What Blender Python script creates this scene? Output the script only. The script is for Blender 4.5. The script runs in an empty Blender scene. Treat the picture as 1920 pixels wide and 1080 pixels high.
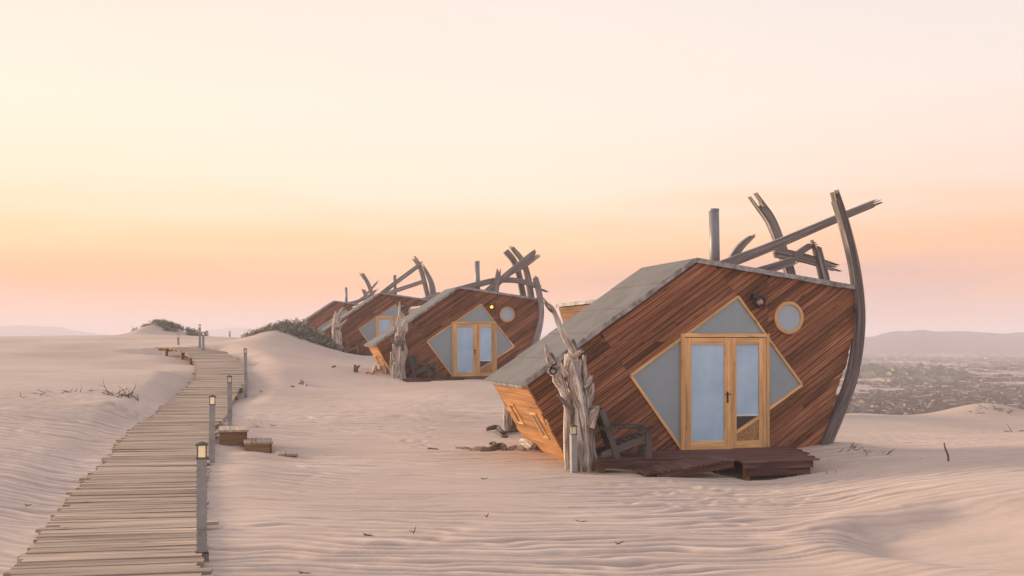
import bpy, math, random
import numpy as np
from mathutils import Vector, Matrix
random.seed(7); np.random.seed(7)
R = math.radians

# ------------------------------------------------------------------ camera
sc = bpy.context.scene
col = sc.collection
HC = 2.2                                     # eye height above the low sand
cam = bpy.data.cameras.new('camera'); cam_o = bpy.data.objects.new('camera', cam); col.objects.link(cam_o)
cam_o.location = (0, 0, HC); cam_o.rotation_euler = (R(90), 0, 0)
cam.sensor_width = 36; cam.lens = 35.6; cam.shift_y = 0.0547
cam.clip_start = 0.1; cam.clip_end = 20000
sc.camera = cam_o
sc.render.resolution_x, sc.render.resolution_y = 1024, 576

# ------------------------------------------------------------------ world
SUN_AZ, SUN_EL = -66.0, 11.0                 # degrees: from +Y towards +X, height
GLOW_AZ = -62.0
w = bpy.data.worlds.new('World'); sc.world = w; w.use_nodes = True
nt = w.node_tree; N = nt.nodes; LK = nt.links; N.clear()

def nd(tree, typ, **kw):
    n = tree.nodes.new(typ)
    for k, v in kw.items(): setattr(n, k, v)
    return n
def srgb(r, g, b):
    return tuple(((c / 255) / 12.92 if c <= 10 else ((c / 255 + .055) / 1.055) ** 2.4) for c in (r, g, b)) + (1,)
def mth(tree, op, a, b=None, c=None):
    n = nd(tree, 'ShaderNodeMath', operation=op)
    for i, x in enumerate((a, b, c)):
        if x is None: continue
        if hasattr(x, 'is_linked'): tree.links.new(x, n.inputs[i])
        else: n.inputs[i].default_value = x
    return n.outputs[0]
def ramp(tree, fac, stops, interp='LINEAR'):
    n = nd(tree, 'ShaderNodeValToRGB'); cr = n.color_ramp; cr.interpolation = interp
    while len(cr.elements) < len(stops): cr.elements.new(0.5)
    for e, (p, c) in zip(cr.elements, stops): e.position = p; e.color = c if len(c) == 4 else (*c, 1)
    if fac is not None: tree.links.new(fac, n.inputs[0])
    return n.outputs[0]
def mixc(tree, fac, a, b, mode='MIX'):
    n = nd(tree, 'ShaderNodeMix', data_type='RGBA', blend_type=mode)
    for i, x in ((0, fac), (6, a), (7, b)):
        if hasattr(x, 'is_linked'): tree.links.new(x, n.inputs[i])
        else: n.inputs[i].default_value = x
    return n.outputs[2]

tc = nd(nt, 'ShaderNodeTexCoord'); sx = nd(nt, 'ShaderNodeSeparateXYZ'); LK.new(tc.outputs['Generated'], sx.inputs[0])
el = mth(nt, 'ARCSINE', sx.outputs[2])
hl = mth(nt, 'MAXIMUM', mth(nt, 'SQRT', mth(nt, 'ADD', mth(nt, 'MULTIPLY', sx.outputs[0], sx.outputs[0]), mth(nt, 'MULTIPLY', sx.outputs[1], sx.outputs[1]))), 1e-4)
gx, gy = math.sin(R(GLOW_AZ)), math.cos(R(GLOW_AZ))
dt = mth(nt, 'DIVIDE', mth(nt, 'ADD', mth(nt, 'MULTIPLY', sx.outputs[0], gx), mth(nt, 'MULTIPLY', sx.outputs[1], gy)), hl)
ang = mth(nt, 'ARCCOSINE', mth(nt, 'MINIMUM', mth(nt, 'MAXIMUM', dt, -1.0), 1.0))
# faint cloud streaks near the horizon shift the elevation a little
mp = nd(nt, 'ShaderNodeMapping'); mp.inputs['Scale'].default_value = (2.2, 2.2, 26); LK.new(tc.outputs['Generated'], mp.inputs[0])
cn = nd(nt, 'ShaderNodeTexNoise'); cn.inputs['Scale'].default_value = 1.6; cn.inputs['Detail'].default_value = 5; LK.new(mp.outputs[0], cn.inputs[0])
streak = mth(nt, 'MULTIPLY', mth(nt, 'SUBTRACT', cn.outputs[0], 0.5), 0.05)
el2 = mth(nt, 'ADD', el, streak)
tt = mth(nt, 'SQRT', mth(nt, 'DIVIDE', mth(nt, 'MAXIMUM', el2, 0.0), math.pi / 2))
def q(deg): return math.sqrt(deg / 90)
def skyramp(l): return ramp(nt, tt, [(q(e), srgb(*c)) for e, c in l])
A = skyramp([(0, (228, 182, 168)), (1.6, (250, 176, 128)), (3.4, (255, 172, 92)), (5.8, (255, 212, 148)), (8.8, (255, 234, 200)), (13, (254, 240, 214)), (19, (251, 228, 212)), (45, (222, 214, 216)), (90, (196, 202, 214))])
B = skyramp([(0, (224, 184, 174)), (1.6, (246, 178, 138)), (3.4, (255, 173, 102)), (5.8, (255, 210, 152)), (8.8, (255, 235, 208)), (13, (253, 238, 220)), (19, (248, 232, 220)), (45, (218, 212, 216)), (90, (196, 202, 214))])
Cc = skyramp([(0, (208, 184, 182)), (1.6, (214, 172, 156)), (3.4, (240, 170, 132)), (5.8, (255, 190, 138)), (8.8, (252, 221, 201)), (13, (248, 231, 219)), (19, (240, 229, 223)), (45, (212, 210, 216)), (90, (196, 202, 214))])
D = skyramp([(0, (170, 168, 184)), (1.6, (176, 170, 186)), (3.4, (188, 174, 190)), (5.8, (204, 184, 196)), (8.8, (214, 194, 202)), (13, (212, 200, 208)), (19, (204, 204, 214)), (45, (196, 204, 218)), (90, (196, 202, 214))])
def mr(a, b):
    n = nd(nt, 'ShaderNodeMapRange', interpolation_type='SMOOTHSTEP'); n.inputs[1].default_value = R(a); n.inputs[2].default_value = R(b); LK.new(ang, n.inputs[0]); return n.outputs[0]
c1 = mixc(nt, mr(30, 66), A, B); c2 = mixc(nt, mr(60, 92), c1, Cc); c3 = mixc(nt, mr(88, 160), c2, D)
cb = nd(nt, 'ShaderNodeMapping'); cb.inputs['Scale'].default_value = (3.0, 3.0, 34); cb.inputs['Location'].default_value = (4.2, 1.3, .7); LK.new(tc.outputs['Generated'], cb.inputs[0])
cbn = nd(nt, 'ShaderNodeTexNoise'); cbn.inputs['Scale'].default_value = 1.3; cbn.inputs['Detail'].default_value = 6; cbn.inputs['Roughness'].default_value = .55; LK.new(cb.outputs[0], cbn.inputs[0])
band = ramp(nt, tt, [(q(.8), (0, 0, 0)), (q(2.0), (1, 1, 1)), (q(3.4), (.8, .8, .8)), (q(5.2), (0, 0, 0))])
cf = mth(nt, 'MULTIPLY', mth(nt, 'MULTIPLY', ramp(nt, cbn.outputs[0], [(.44, (0, 0, 0)), (.66, (1, 1, 1))]), band), mth(nt, 'MULTIPLY_ADD', mr(40, 95), .50, .18))
c3 = mixc(nt, cf, c3, srgb(184, 156, 164))
gmr = nd(nt, 'ShaderNodeMapRange'); gmr.inputs[1].default_value = 0.0; gmr.inputs[2].default_value = -0.06; LK.new(el, gmr.inputs[0])
c4 = mixc(nt, gmr.outputs[0], c3, srgb(176, 150, 138))
bg = nd(nt, 'ShaderNodeBackground'); LK.new(c4, bg.inputs[0]); bg.inputs[1].default_value = 0.85
sky = nd(nt, 'ShaderNodeTexSky', sky_type='NISHITA'); sky.sun_disc = False; sky.sun_elevation = R(SUN_EL); sky.sun_rotation = R(SUN_AZ)
bg2 = nd(nt, 'ShaderNodeBackground'); LK.new(sky.outputs[0], bg2.inputs[0]); bg2.inputs[1].default_value = 0.012
ad = nd(nt, 'ShaderNodeAddShader'); LK.new(bg.outputs[0], ad.inputs[0]); LK.new(bg2.outputs[0], ad.inputs[1])
wo = nd(nt, 'ShaderNodeOutputWorld'); LK.new(ad.outputs[0], wo.inputs[0])

sun = bpy.data.lights.new('sun', 'SUN'); sun.energy = 4.8; sun.angle = R(14); sun.color = (1, 0.77, 0.54)
sun_o = bpy.data.objects.new('sun', sun); col.objects.link(sun_o)
sd = Vector((math.sin(R(SUN_AZ)) * math.cos(R(SUN_EL)), math.cos(R(SUN_AZ)) * math.cos(R(SUN_EL)), math.sin(R(SUN_EL))))
sun_o.rotation_euler = sd.to_track_quat('Z', 'Y').to_euler(); sun_o.location = (-30, 0, 30)

sc.view_settings.view_transform = 'Standard'; sc.view_settings.look = 'None'
sc.view_settings.exposure = 0.30; sc.view_settings.gamma = 1.0; sc.view_settings.use_curve_mapping = False
sc.cycles.use_denoising = True
sc.cycles.max_bounces = 8; sc.cycles.diffuse_bounces = 3; sc.cycles.glossy_bounces = 3; sc.cycles.volume_bounces = 2

# ------------------------------------------------------------------ materials
def new_mat(name):
    m = bpy.data.materials.new(name); m.use_nodes = True
    t = m.node_tree; p = t.nodes['Principled BSDF']
    return m, t, p
def wood(name, dark, light, knots=0.0, var=0.25, rough=0.75, su=1.3, sv=38, wear=None, wear_amt=0.0, bump=0.25, spec=0.3, con=1.0):
    m, t, p = new_mat(name); L = t.links
    uv = nd(t, 'ShaderNodeUVMap'); geo = nd(t, 'ShaderNodeNewGeometry'); oi = nd(t, 'ShaderNodeObjectInfo')
    rnd = mth(t, 'FRACT', mth(t, 'ADD', geo.outputs['Random Per Island'], oi.outputs['Random']))
    off = nd(t, 'ShaderNodeCombineXYZ'); L.new(mth(t, 'MULTIPLY', rnd, 57.0), off.inputs[0]); L.new(mth(t, 'MULTIPLY', rnd, 23.0), off.inputs[1]); L.new(mth(t, 'MULTIPLY', rnd, 9.0), off.inputs[2])
    va = nd(t, 'ShaderNodeVectorMath', operation='ADD'); L.new(uv.outputs[0], va.inputs[0]); L.new(off.outputs[0], va.inputs[1])
    m1 = nd(t, 'ShaderNodeMapping'); m1.inputs['Scale'].default_value = (su, sv, 1); L.new(va.outputs[0], m1.inputs[0])
    n1 = nd(t, 'ShaderNodeTexNoise'); n1.inputs['Scale'].default_value = 1; n1.inputs['Detail'].default_value = 6; n1.inputs['Roughness'].default_value = .65; n1.inputs['Distortion'].default_value = .4; L.new(m1.outputs[0], n1.inputs[0])
    base = ramp(t, n1.outputs[0], [(0.5 - .25 / con, dark), (0.52, tuple((a + b) / 2 for a, b in zip(dark, light))), (0.5 + .24 / con, light)])
    m2 = nd(t, 'ShaderNodeMapping'); m2.inputs['Scale'].default_value = (.7, 5, 1); L.new(va.outputs[0], m2.inputs[0])
    n2 = nd(t, 'ShaderNodeTexNoise'); n2.inputs['Scale'].default_value = 1; n2.inputs['Detail'].default_value = 4; L.new(m2.outputs[0], n2.inputs[0])
    hv = nd(t, 'ShaderNodeHueSaturation'); L.new(base, hv.inputs['Color'])
    val = mth(t, 'ADD', mth(t, 'MULTIPLY', mth(t, 'SUBTRACT', rnd, .5), 2 * var), mth(t, 'ADD', 1.0, mth(t, 'MULTIPLY', mth(t, 'SUBTRACT', n2.outputs[0], .5), 1.3)))
    L.new(val, hv.inputs['Value']); c = hv.outputs[0]
    if wear:
        m3 = nd(t, 'ShaderNodeMapping'); m3.inputs['Scale'].default_value = (1.1, 11, 1); L.new(va.outputs[0], m3.inputs[0])
        n3 = nd(t, 'ShaderNodeTexNoise'); n3.inputs['Scale'].default_value = 1; n3.inputs['Detail'].default_value = 7; n3.inputs['Roughness'].default_value = .7; L.new(m3.outputs[0], n3.inputs[0])
        at = nd(t, 'ShaderNodeAttribute', attribute_name='wear')
        f = mth(t, 'MULTIPLY', ramp(t, n3.outputs[0], [(.5, (0, 0, 0)), (.72, (1, 1, 1))]), mth(t, 'ADD', wear_amt, at.outputs['Fac']))
        c = mixc(t, mth(t, 'MINIMUM', f, 1.0), c, (*wear, 1))
    if knots:
        m4 = nd(t, 'ShaderNodeMapping'); m4.inputs['Scale'].default_value = (2.2, 9.5, 1); L.new(va.outputs[0], m4.inputs[0])
        vo = nd(t, 'ShaderNodeTexVoronoi'); vo.inputs['Scale'].default_value = 1; L.new(m4.outputs[0], vo.inputs[0])
        kf = ramp(t, vo.outputs['Distance'], [(.06, (1, 1, 1)), (.15, (.25, .25, .25)), (.3, (0, 0, 0))])
        gate = mth(t, 'GREATER_THAN', nd_sep(t, vo.outputs['Color']), 1 - knots)
        c = mixc(t, mth(t, 'MULTIPLY', kf, mth(t, 'MULTIPLY', gate, .85)), c, (*[x * .35 for x in dark], 1))
    L.new(c, p.inputs['Base Color']); p.inputs['Roughness'].default_value = rough; p.inputs['Specular IOR Level'].default_value = spec
    bp = nd(t, 'ShaderNodeBump'); bp.inputs['Strength'].default_value = bump; bp.inputs['Distance'].default_value = .03 if bump > .8 else .012; L.new(n1.outputs[0], bp.inputs['Height']); L.new(bp.outputs[0], p.inputs['Normal'])
    return m
def nd_sep(t, colr):
    s = nd(t, 'ShaderNodeSeparateColor'); t.links.new(colr, s.inputs[0]); return s.outputs[0]
def plain(name, c, rough=.7, spec=.3, metal=0.0, noise=0.25, scale=6.0, emit=None, bump=0.0, c2=None, coat=0):
    m, t, p = new_mat(name)
    gm = nd(t, 'ShaderNodeTexCoord'); n = nd(t, 'ShaderNodeTexNoise'); n.inputs['Scale'].default_value = scale; n.inputs['Detail'].default_value = 5; n.inputs['Roughness'].default_value = .65
    t.links.new(gm.outputs['Object'], n.inputs[0])
    c2 = c2 or tuple(x * (1 + noise) for x in c); c1 = tuple(x * (1 - noise) for x in c)
    t.links.new(ramp(t, n.outputs[0], [(.3, c1), (.7, c2)]), p.inputs['Base Color'])
    p.inputs['Roughness'].default_value = rough; p.inputs['Specular IOR Level'].default_value = spec; p.inputs['Metallic'].default_value = metal; p.inputs['Coat Weight'].default_value = coat
    if emit: p.inputs['Emission Color'].default_value = (*emit[0], 1); p.inputs['Emission Strength'].default_value = emit[1]
    if bump:
        n5 = nd(t, 'ShaderNodeTexNoise'); n5.inputs['Scale'].default_value = scale * 12; t.links.new(gm.outputs['Object'], n5.inputs[0])
        b = nd(t, 'ShaderNodeBump'); b.inputs['Strength'].default_value = bump; b.inputs['Distance'].default_value = .01; t.links.new(n5.outputs[0], b.inputs['Height']); t.links.new(b.outputs[0], p.inputs['Normal'])
    return m
M = {}
M['cedar'] = wood('stained_cedar', (.095, .036, .019), (.37, .16, .085), knots=.30, var=.44, wear=(.55, .31, .18), wear_amt=.17, su=.9, sv=42, con=1.35)
M['cedar_mid'] = wood('brown_cedar', (.16, .075, .04), (.42, .23, .125), knots=.2, var=.2, sv=30)
M['cedar_sunlit'] = wood('sunset_lit_cedar', (.27, .115, .045), (.60, .305, .12), knots=.2, var=.18, sv=30)  # same cedar, with warm sunset light put into its colour for the left wall
M['pine'] = wood('varnished_pine', (.50, .25, .09), (.94, .59, .265), knots=.6, var=.14, rough=.45, su=1.6, sv=26, wear=(.25, .11, .05), wear_amt=.25, bump=.12, spec=.45)
M['timber'] = wood('weathered_timber', (.12, .10, .097), (.50, .435, .41), var=.2, su=1.1, sv=34, rough=.9, bump=.9, con=1.5)
M['drift'] = wood('driftwood', (.17, .125, .105), (.80, .70, .61), knots=.3, var=.14, su=2.4, sv=30, rough=.9, wear=(.52, .30, .13), wear_amt=.22, bump=1.0, con=1.9)
M['timber_dark'] = wood('dark_weathered_timber', (.085, .07, .068), (.34, .295, .28), var=.2, su=1.1, sv=34, rough=.9, bump=.9, con=1.5)
M['drift_dark'] = wood('dark_driftwood', (.07, .05, .04), (.26, .2, .165), var=.15, su=2.0, sv=16, rough=.9, bump=1.0)
M['walk'] = wood('boardwalk_timber', (.21, .15, .11), (.60, .455, .355), knots=.14, var=.24, su=.8, sv=30, rough=.85, wear=(.36, .30, .27), wear_amt=.5, bump=.35)
M['walk_side'] = wood('raw_timber', (.15, .085, .04), (.36, .22, .11), var=.2)
M['deck'] = wood('maroon_decking', (.068, .027, .022), (.19, .088, .072), var=.2, wear=(.42, .32, .26), wear_amt=.35, sv=30)
M['chair'] = wood('weathered_dark_oak', (.045, .038, .036), (.16, .135, .125), var=.25, sv=30)
M['chair_brown'] = wood('brown_teak', (.15, .075, .035), (.38, .22, .12), var=.25, sv=30)
M['felt'] = plain('roof_felt', (.178, .170, .168), rough=.95, spec=.15, noise=.15, scale=1.6, bump=.6)
M['flash'] = plain('weathered_flashing', (.19, .185, .185), rough=.65, noise=.4, scale=7, c2=(.50, .48, .47))
M['steel'] = plain('galvanised_steel', (.31, .30, .295), rough=.5, spec=.5, metal=.25, noise=.22, scale=5)
M['pipe'] = plain('flue_steel', (.27, .26, .265), rough=.5, metal=.4, noise=.12, scale=4)
M['dark_metal'] = plain('dark_metal', (.035, .033, .033), rough=.5, spec=.5)
M['rust'] = plain('lamp_cap', (.13, .115, .10), rough=.7, noise=.4)
M['glow'] = plain('lamp_glass', (.7, .55, .3), rough=.3, noise=.05, emit=((1.0, .80, .46), .3))
M['glow_dim'] = plain('lamp_glass_dim', (.7, .6, .45), rough=.3, noise=.05, emit=((1.0, .72, .4), .06))
M['bulb_lit'] = plain('lit_bulb', (.9, .6, .2), noise=.02, emit=((1.0, .36, .03), 2.2))
M['bulb'] = plain('bulb_glass', (.45, .36, .32), rough=.12, spec=.7, noise=.1)
M['screen'] = plain('insect_screen', (.295, .36, .395), rough=.28, spec=.5, noise=.1, scale=1.3)
M['port_glass'] = plain('porthole_glass', (.38, .47, .535), rough=.2, spec=.6, noise=.06, scale=1.5)
M['frost'] = plain('frosted_glass', (.36, .56, .76), rough=.16, spec=.7, noise=.06, scale=1.4, c2=(.50, .69, .86))
M['clear'] = plain('dark_glass', (.035, .03, .03), rough=.05, spec=.8, noise=.1)
M['black'] = plain('shadow_gap', (.02, .014, .012), rough=.9, spec=.1)
M['blind'] = plain('blind_bar', (.75, .76, .75), rough=.5, noise=.03)
M['osb'] = plain('chipboard', (.42, .23, .10), rough=.7, noise=.45, scale=26)
M['paint'] = plain('black_paint', (.022, .02, .02), rough=.6)
M['pale_wall'] = plain('pale_wall', (.5, .48, .45), rough=.8)
M['leaf'] = None

def leafmat(name, c1, c2, trans=True):
    m, t, p = new_mat(name)
    geo = nd(t, 'ShaderNodeNewGeometry'); tcn = nd(t, 'ShaderNodeTexCoord'); n = nd(t, 'ShaderNodeTexNoise'); n.inputs['Scale'].default_value = .25; n.inputs['Detail'].default_value = 3
    t.links.new(geo.outputs['Position'], n.inputs[0])
    f = mth(t, 'ADD', mth(t, 'MULTIPLY', geo.outputs['Random Per Island'], .6), mth(t, 'MULTIPLY', mth(t, 'SUBTRACT', n.outputs[0], .3), .9))
    t.links.new(ramp(t, f, [(0.05, c1), (.9, c2)]), p.inputs['Base Color']); p.inputs['Roughness'].default_value = .8; p.inputs['Specular IOR Level'].default_value = .2
    return m
M['leaf'] = leafmat('grey_green_leaves', (.17, .165, .13), (.42, .40, .32))
M['twig'] = plain('dead_twig', (.10, .07, .055), rough=.9, noise=.3, scale=20)
M['scrub'] = leafmat('desert_scrub', (.25, .215, .20), (.36, .31, .27))
M['reed'] = leafmat('pale_reeds', (.29, .285, .22), (.38, .37, .29))

def sandmat(name, lo, hi, soil=None):
    m, t, p = new_mat(name); L = t.links
    g = nd(t, 'ShaderNodeNewGeometry')
    n = nd(t, 'ShaderNodeTexNoise'); n.inputs['Scale'].default_value = .22; n.inputs['Detail'].default_value = 5; L.new(g.outputs['Position'], n.inputs[0])
    n2 = nd(t, 'ShaderNodeTexNoise'); n2.inputs['Scale'].default_value = 140; n2.inputs['Detail'].default_value = 3; L.new(g.outputs['Position'], n2.inputs[0])
    mp = nd(t, 'ShaderNodeMapping'); mp.inputs['Scale'].default_value = (.5, 3.5, 3.5); L.new(g.outputs['Position'], mp.inputs[0])
    n3 = nd(t, 'ShaderNodeTexNoise'); n3.inputs['Scale'].default_value = 1.0; n3.inputs['Detail'].default_value = 7; n3.inputs['Roughness'].default_value = .7; L.new(mp.outputs[0], n3.inputs[0])
    f = mth(t, 'ADD', mth(t, 'MULTIPLY', n.outputs[0], .55), mth(t, 'ADD', mth(t, 'MULTIPLY', n2.outputs[0], .25), mth(t, 'MULTIPLY', n3.outputs[0], .35)))
    mq = nd(t, 'ShaderNodeMapping'); mq.inputs['Scale'].default_value = (5, 22, 14); L.new(g.outputs['Position'], mq.inputs[0])
    n4 = nd(t, 'ShaderNodeTexNoise'); n4.inputs['Scale'].default_value = 1.0; n4.inputs['Detail'].default_value = 8; n4.inputs['Roughness'].default_value = .75; L.new(mq.outputs[0], n4.inputs[0])
    f = mth(t, 'ADD', f, mth(t, 'MULTIPLY', mth(t, 'SUBTRACT', n4.outputs[0], .5), .45))
    c = ramp(t, f, [(.38, lo), (.78, hi)])
    at_ = nd(t, 'ShaderNodeAttribute', attribute_name='ripple')   # ripple shading put into the colour: troughs darker, crests lighter
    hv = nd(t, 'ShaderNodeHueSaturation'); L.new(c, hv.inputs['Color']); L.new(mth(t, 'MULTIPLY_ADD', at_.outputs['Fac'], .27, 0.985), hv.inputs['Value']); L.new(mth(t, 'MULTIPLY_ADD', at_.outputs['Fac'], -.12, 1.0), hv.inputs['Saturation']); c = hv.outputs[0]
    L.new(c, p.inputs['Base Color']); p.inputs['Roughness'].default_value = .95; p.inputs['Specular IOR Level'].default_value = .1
    b = nd(t, 'ShaderNodeBump'); b.inputs['Strength'].default_value = .35; b.inputs['Distance'].default_value = .012; L.new(mth(t, 'ADD', mth(t, 'MULTIPLY', n2.outputs[0], .3), n3.outputs[0]), b.inputs['Height']); L.new(b.outputs[0], p.inputs['Normal'])
    return m
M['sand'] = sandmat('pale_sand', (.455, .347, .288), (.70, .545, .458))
M['plain'] = sandmat('scrub_soil', (.30, .24, .21), (.58, .46, .39))
M['hill'] = plain('bare_hill', (.05, .036, .066), rough=.95, noise=.3, scale=.01)

# ------------------------------------------------------------------ mesh builder
class MB:
    def __init__(s): s.v = []; s.f = []; s.uv = []; s.wear = []
    def add(s, verts, faces, uvs, wear=0.0):
        o = len(s.v); s.v += [tuple(x) for x in verts]
        s.wear += ([wear] * len(verts) if not isinstance(wear, (list, tuple)) else list(wear))
        for f, u in zip(faces, uvs): s.f.append(tuple(i + o for i in f)); s.uv.append(u)
        return s
    def box(s, c, size, ex=(1, 0, 0), ey=(0, 1, 0), ez=(0, 0, 1), grain=0, wear=0.0):
        c = Vector(c); E = [Vector(e) for e in (ex, ey, ez)]; h = [x / 2 for x in size]
        vs = []; lc = []
        for k in (-1, 1):
            for j in (-1, 1):
                for i in (-1, 1):
                    vs.append(c + E[0] * h[0] * i + E[1] * h[1] * j + E[2] * h[2] * k); lc.append((h[0] * i, h[1] * j, h[2] * k))
        fs = [(0, 2, 3, 1), (4, 5, 7, 6), (0, 1, 5, 4), (2, 6, 7, 3), (0, 4, 6, 2), (1, 3, 7, 5)]
        ax = [2, 2, 1, 1, 0, 0]; r = random.random() * 20; us = []
        for f, a in zip(fs, ax):
            o = [x for x in range(3) if x != grain and x != a] or [x for x in range(3) if x != grain]
            us.append([(lc[i][grain] + r, lc[i][o[0]] + r * .3) for i in f])
        return s.add(vs, fs, us, wear)
    def prism(s, poly, O, ex, ez, nrm, d0, d1, gdir=(1, 0), wear=0.0):
        """polygon (a,b) in plane O+a*ex+b*ez; from depth d0 (front) to d1 along -nrm"""
        O, ex, ez, nrm = Vector(O), Vector(ex), Vector(ez), Vector(nrm)
        n = len(poly); r = random.random() * 30
        F = [O + ex * a + ez * b - nrm * d0 for a, b in poly]; Bk = [O + ex * a + ez * b - nrm * d1 for a, b in poly]
        uvp = [(a * gdir[0] + b * gdir[1] + r, -a * gdir[1] + b * gdir[0] + r * .37) for a, b in poly]
        fs = [tuple(range(n)), tuple(range(2 * n - 1, n - 1, -1))]; us = [uvp, [uvp[i] for i in range(n - 1, -1, -1)]]
        for i in range(n):
            j = (i + 1) % n; fs.append((i, n + i, n + j, j)); us.append([uvp[i], (uvp[i][0], uvp[i][1] + .03), (uvp[j][0], uvp[j][1] + .03), uvp[j]])
        wl = (list(wear) * 2 if isinstance(wear, (list, tuple)) else wear)
        return s.add(F + Bk, fs, us, wl)
    def tube(s, pts, rad, n=10, ridges=0.0, seed=0, cap=True, jag=0.0):
        rg = random.Random(seed); pts = [Vector(p) for p in pts]; L = len(pts)
        T = [(pts[min(i + 1, L - 1)] - pts[max(i - 1, 0)]).normalized() for i in range(L)]
        up = Vector((0, -1, 0)) if abs(T[0].y) < .9 else Vector((1, 0, 0)); X = (up - T[0] * up.dot(T[0])).normalized()
        ph = [rg.random() * 6.28 for _ in range(4)]; tw = rg.uniform(-2.5, 2.5); ln = 0; vs = []; lens = []
        ej = [rg.uniform(-1, 1) * jag for _ in range(n)]; lum = [0.0] * L
        for i in range(1, L): lum[i] = lum[i - 1] * .55 + rg.uniform(-.55, .65)
        for i in range(L):
            if i: ln += (pts[i] - pts[i - 1]).length
            lens.append(ln); X = (X - T[i] * X.dot(T[i])).normalized(); Y = T[i].cross(X)
            for k in range(n):
                a = k / n * 2 * math.pi
                rr = rad[i] * (1 + ridges * 1.1 * (lum[i] + .5 * math.sin(a + ln * 5 + ph[3])) * (ridges > .12)) * (1 + ridges * (.5 * math.sin(2 * a + ph[0] + tw * ln) + .6 * math.sin(3 * a + ph[1] - tw * ln * .8) + .45 * math.sin(5 * a + ph[2] + tw * ln * 1.3) + rg.uniform(-.3, .3)))
                p = pts[i] + X * rr * math.cos(a) + Y * rr * math.sin(a)
                if jag and i == L - 1: p = p + T[i] * ej[k]
                vs.append(p)
        fs = []; us = []
        for i in range(L - 1):
            for k in range(n):
                j = (k + 1) % n; c = 2 * math.pi * max(rad[i], .01)
                fs.append((i * n + k, i * n + j, (i + 1) * n + j, (i + 1) * n + k))
                us.append([(lens[i], k / n * c), (lens[i], (k + 1) / n * c), (lens[i + 1], (k + 1) / n * c), (lens[i + 1], k / n * c)])
        if cap:
            fs.append(tuple(range(n - 1, -1, -1))); us.append([(0, k * .01) for k in range(n)])
            b = (L - 1) * n
            vs.append(pts[-1] - (T[-1] * jag * .5)); ci = len(vs) - 1
            for k in range(n):
                fs.append((b + k, b + (k + 1) % n, ci)); us.append([(ln, k * .01), (ln, k * .01 + .01), (ln + .02, k * .01)])
        return s.add(vs, fs, us)
    def cyl(s, p0, p1, r0, r1=None, n=16):
        return s.tube([p0, p1], [r0, r0 if r1 is None else r1], n)
    def blade(s, p, d, L, w_, side):
        p, d, side = Vector(p), Vector(d), Vector(side)
        m_ = p + d * L * .55; t = p + d * L + Vector((0, 0, -.12 * L))
        return s.add([p - side * w_ * .3, p + side * w_ * .3, m_ + side * w_ * .5, t, m_ - side * w_ * .5], [(0, 1, 2, 3, 4)], [[(0, 0)] * 5])
    def mesh(s, name, mat, smooth=False):
        me = bpy.data.meshes.new(name); me.from_pydata(s.v, [], s.f)
        u = me.uv_layers.new(name='UVMap'); flat = [c for f in s.uv for p in f for c in p]; u.data.foreach_set('uv', flat)
        if any(s.wear): a = me.attributes.new('wear', 'FLOAT', 'POINT'); a.data.foreach_set('value', s.wear)
        if smooth: me.polygons.foreach_set('use_smooth', [True] * len(me.polygons))
        me.materials.append(mat); me.update(); return me
    def build(s, name, mat, parent=None, smooth=False, loc=None):
        o = bpy.data.objects.new(name, s.mesh(name, mat, smooth)); col.objects.link(o)
        if parent is not None: o.parent = parent
        if loc is not None: o.location = loc
        return o

def empty(name, loc, rz=0.0):
    o = bpy.data.objects.new(name, None); col.objects.link(o); o.location = loc; o.rotation_euler = (0, 0, rz); o.empty_display_size = .2
    return o
def tag(o, label=None, cat=None, group=None, kind=None):
    if label: o['label'] = label
    if cat: o['category'] = cat
    if group: o['group'] = group
    if kind: o['kind'] = kind
    return o
KIDS = {}
def copy_tree(o, parent=None):
    c = o.copy(); col.objects.link(c)
    if parent is not None: c.parent = parent
    for ch in list(o.children): copy_tree(ch, c)
    return c
def at(u, v, Y): return Vector(((u - 960) / 1900 * Y, Y, HC - (v - 645) / 1900 * Y))
def crom(pts, n=4):
    """Catmull-Rom through (point, radius) pairs"""
    P = [Vector((*p, r)) for p, r in pts]; out = []
    for i in range(len(P) - 1):
        p0, p1, p2, p3 = P[max(i - 1, 0)], P[i], P[i + 1], P[min(i + 2, len(P) - 1)]
        for k in range(n):
            t = k / n; out.append(.5 * ((2 * p1) + (p2 - p0) * t + (2 * p0 - 5 * p1 + 4 * p2 - p3) * t * t + (3 * p1 - p0 - 3 * p2 + p3) * t ** 3))
    out.append(P[-1])
    return [Vector(q_[:3]) for q_ in out], [max(q_[3], .002) for q_ in out]

# ------------------------------------------------------------------ ground
def smooth(a, b, x): t = np.clip((x - a) / (b - a), 0, 1); return t * t * (3 - 2 * t)
_tab = np.random.rand(256, 256)
def noise2(x, y):
    xi = np.floor(x).astype(int); yi = np.floor(y).astype(int); fx = x - xi; fy = y - yi
    fx = fx * fx * (3 - 2 * fx); fy = fy * fy * (3 - 2 * fy)
    a = _tab[xi & 255, yi & 255]; b = _tab[(xi + 1) & 255, yi & 255]; c = _tab[xi & 255, (yi + 1) & 255]; d = _tab[(xi + 1) & 255, (yi + 1) & 255]
    return (a * (1 - fx) + b * fx) * (1 - fy) + (c * (1 - fx) + d * fx) * fy - .5
def fbm(x, y, o=4):
    s_ = 0; a = 1.0
    for i in range(o): s_ = s_ + a * noise2(x * 2 ** i + 17.3 * i, y * 2 ** i + 5.1 * i); a *= .5
    return s_

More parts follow.
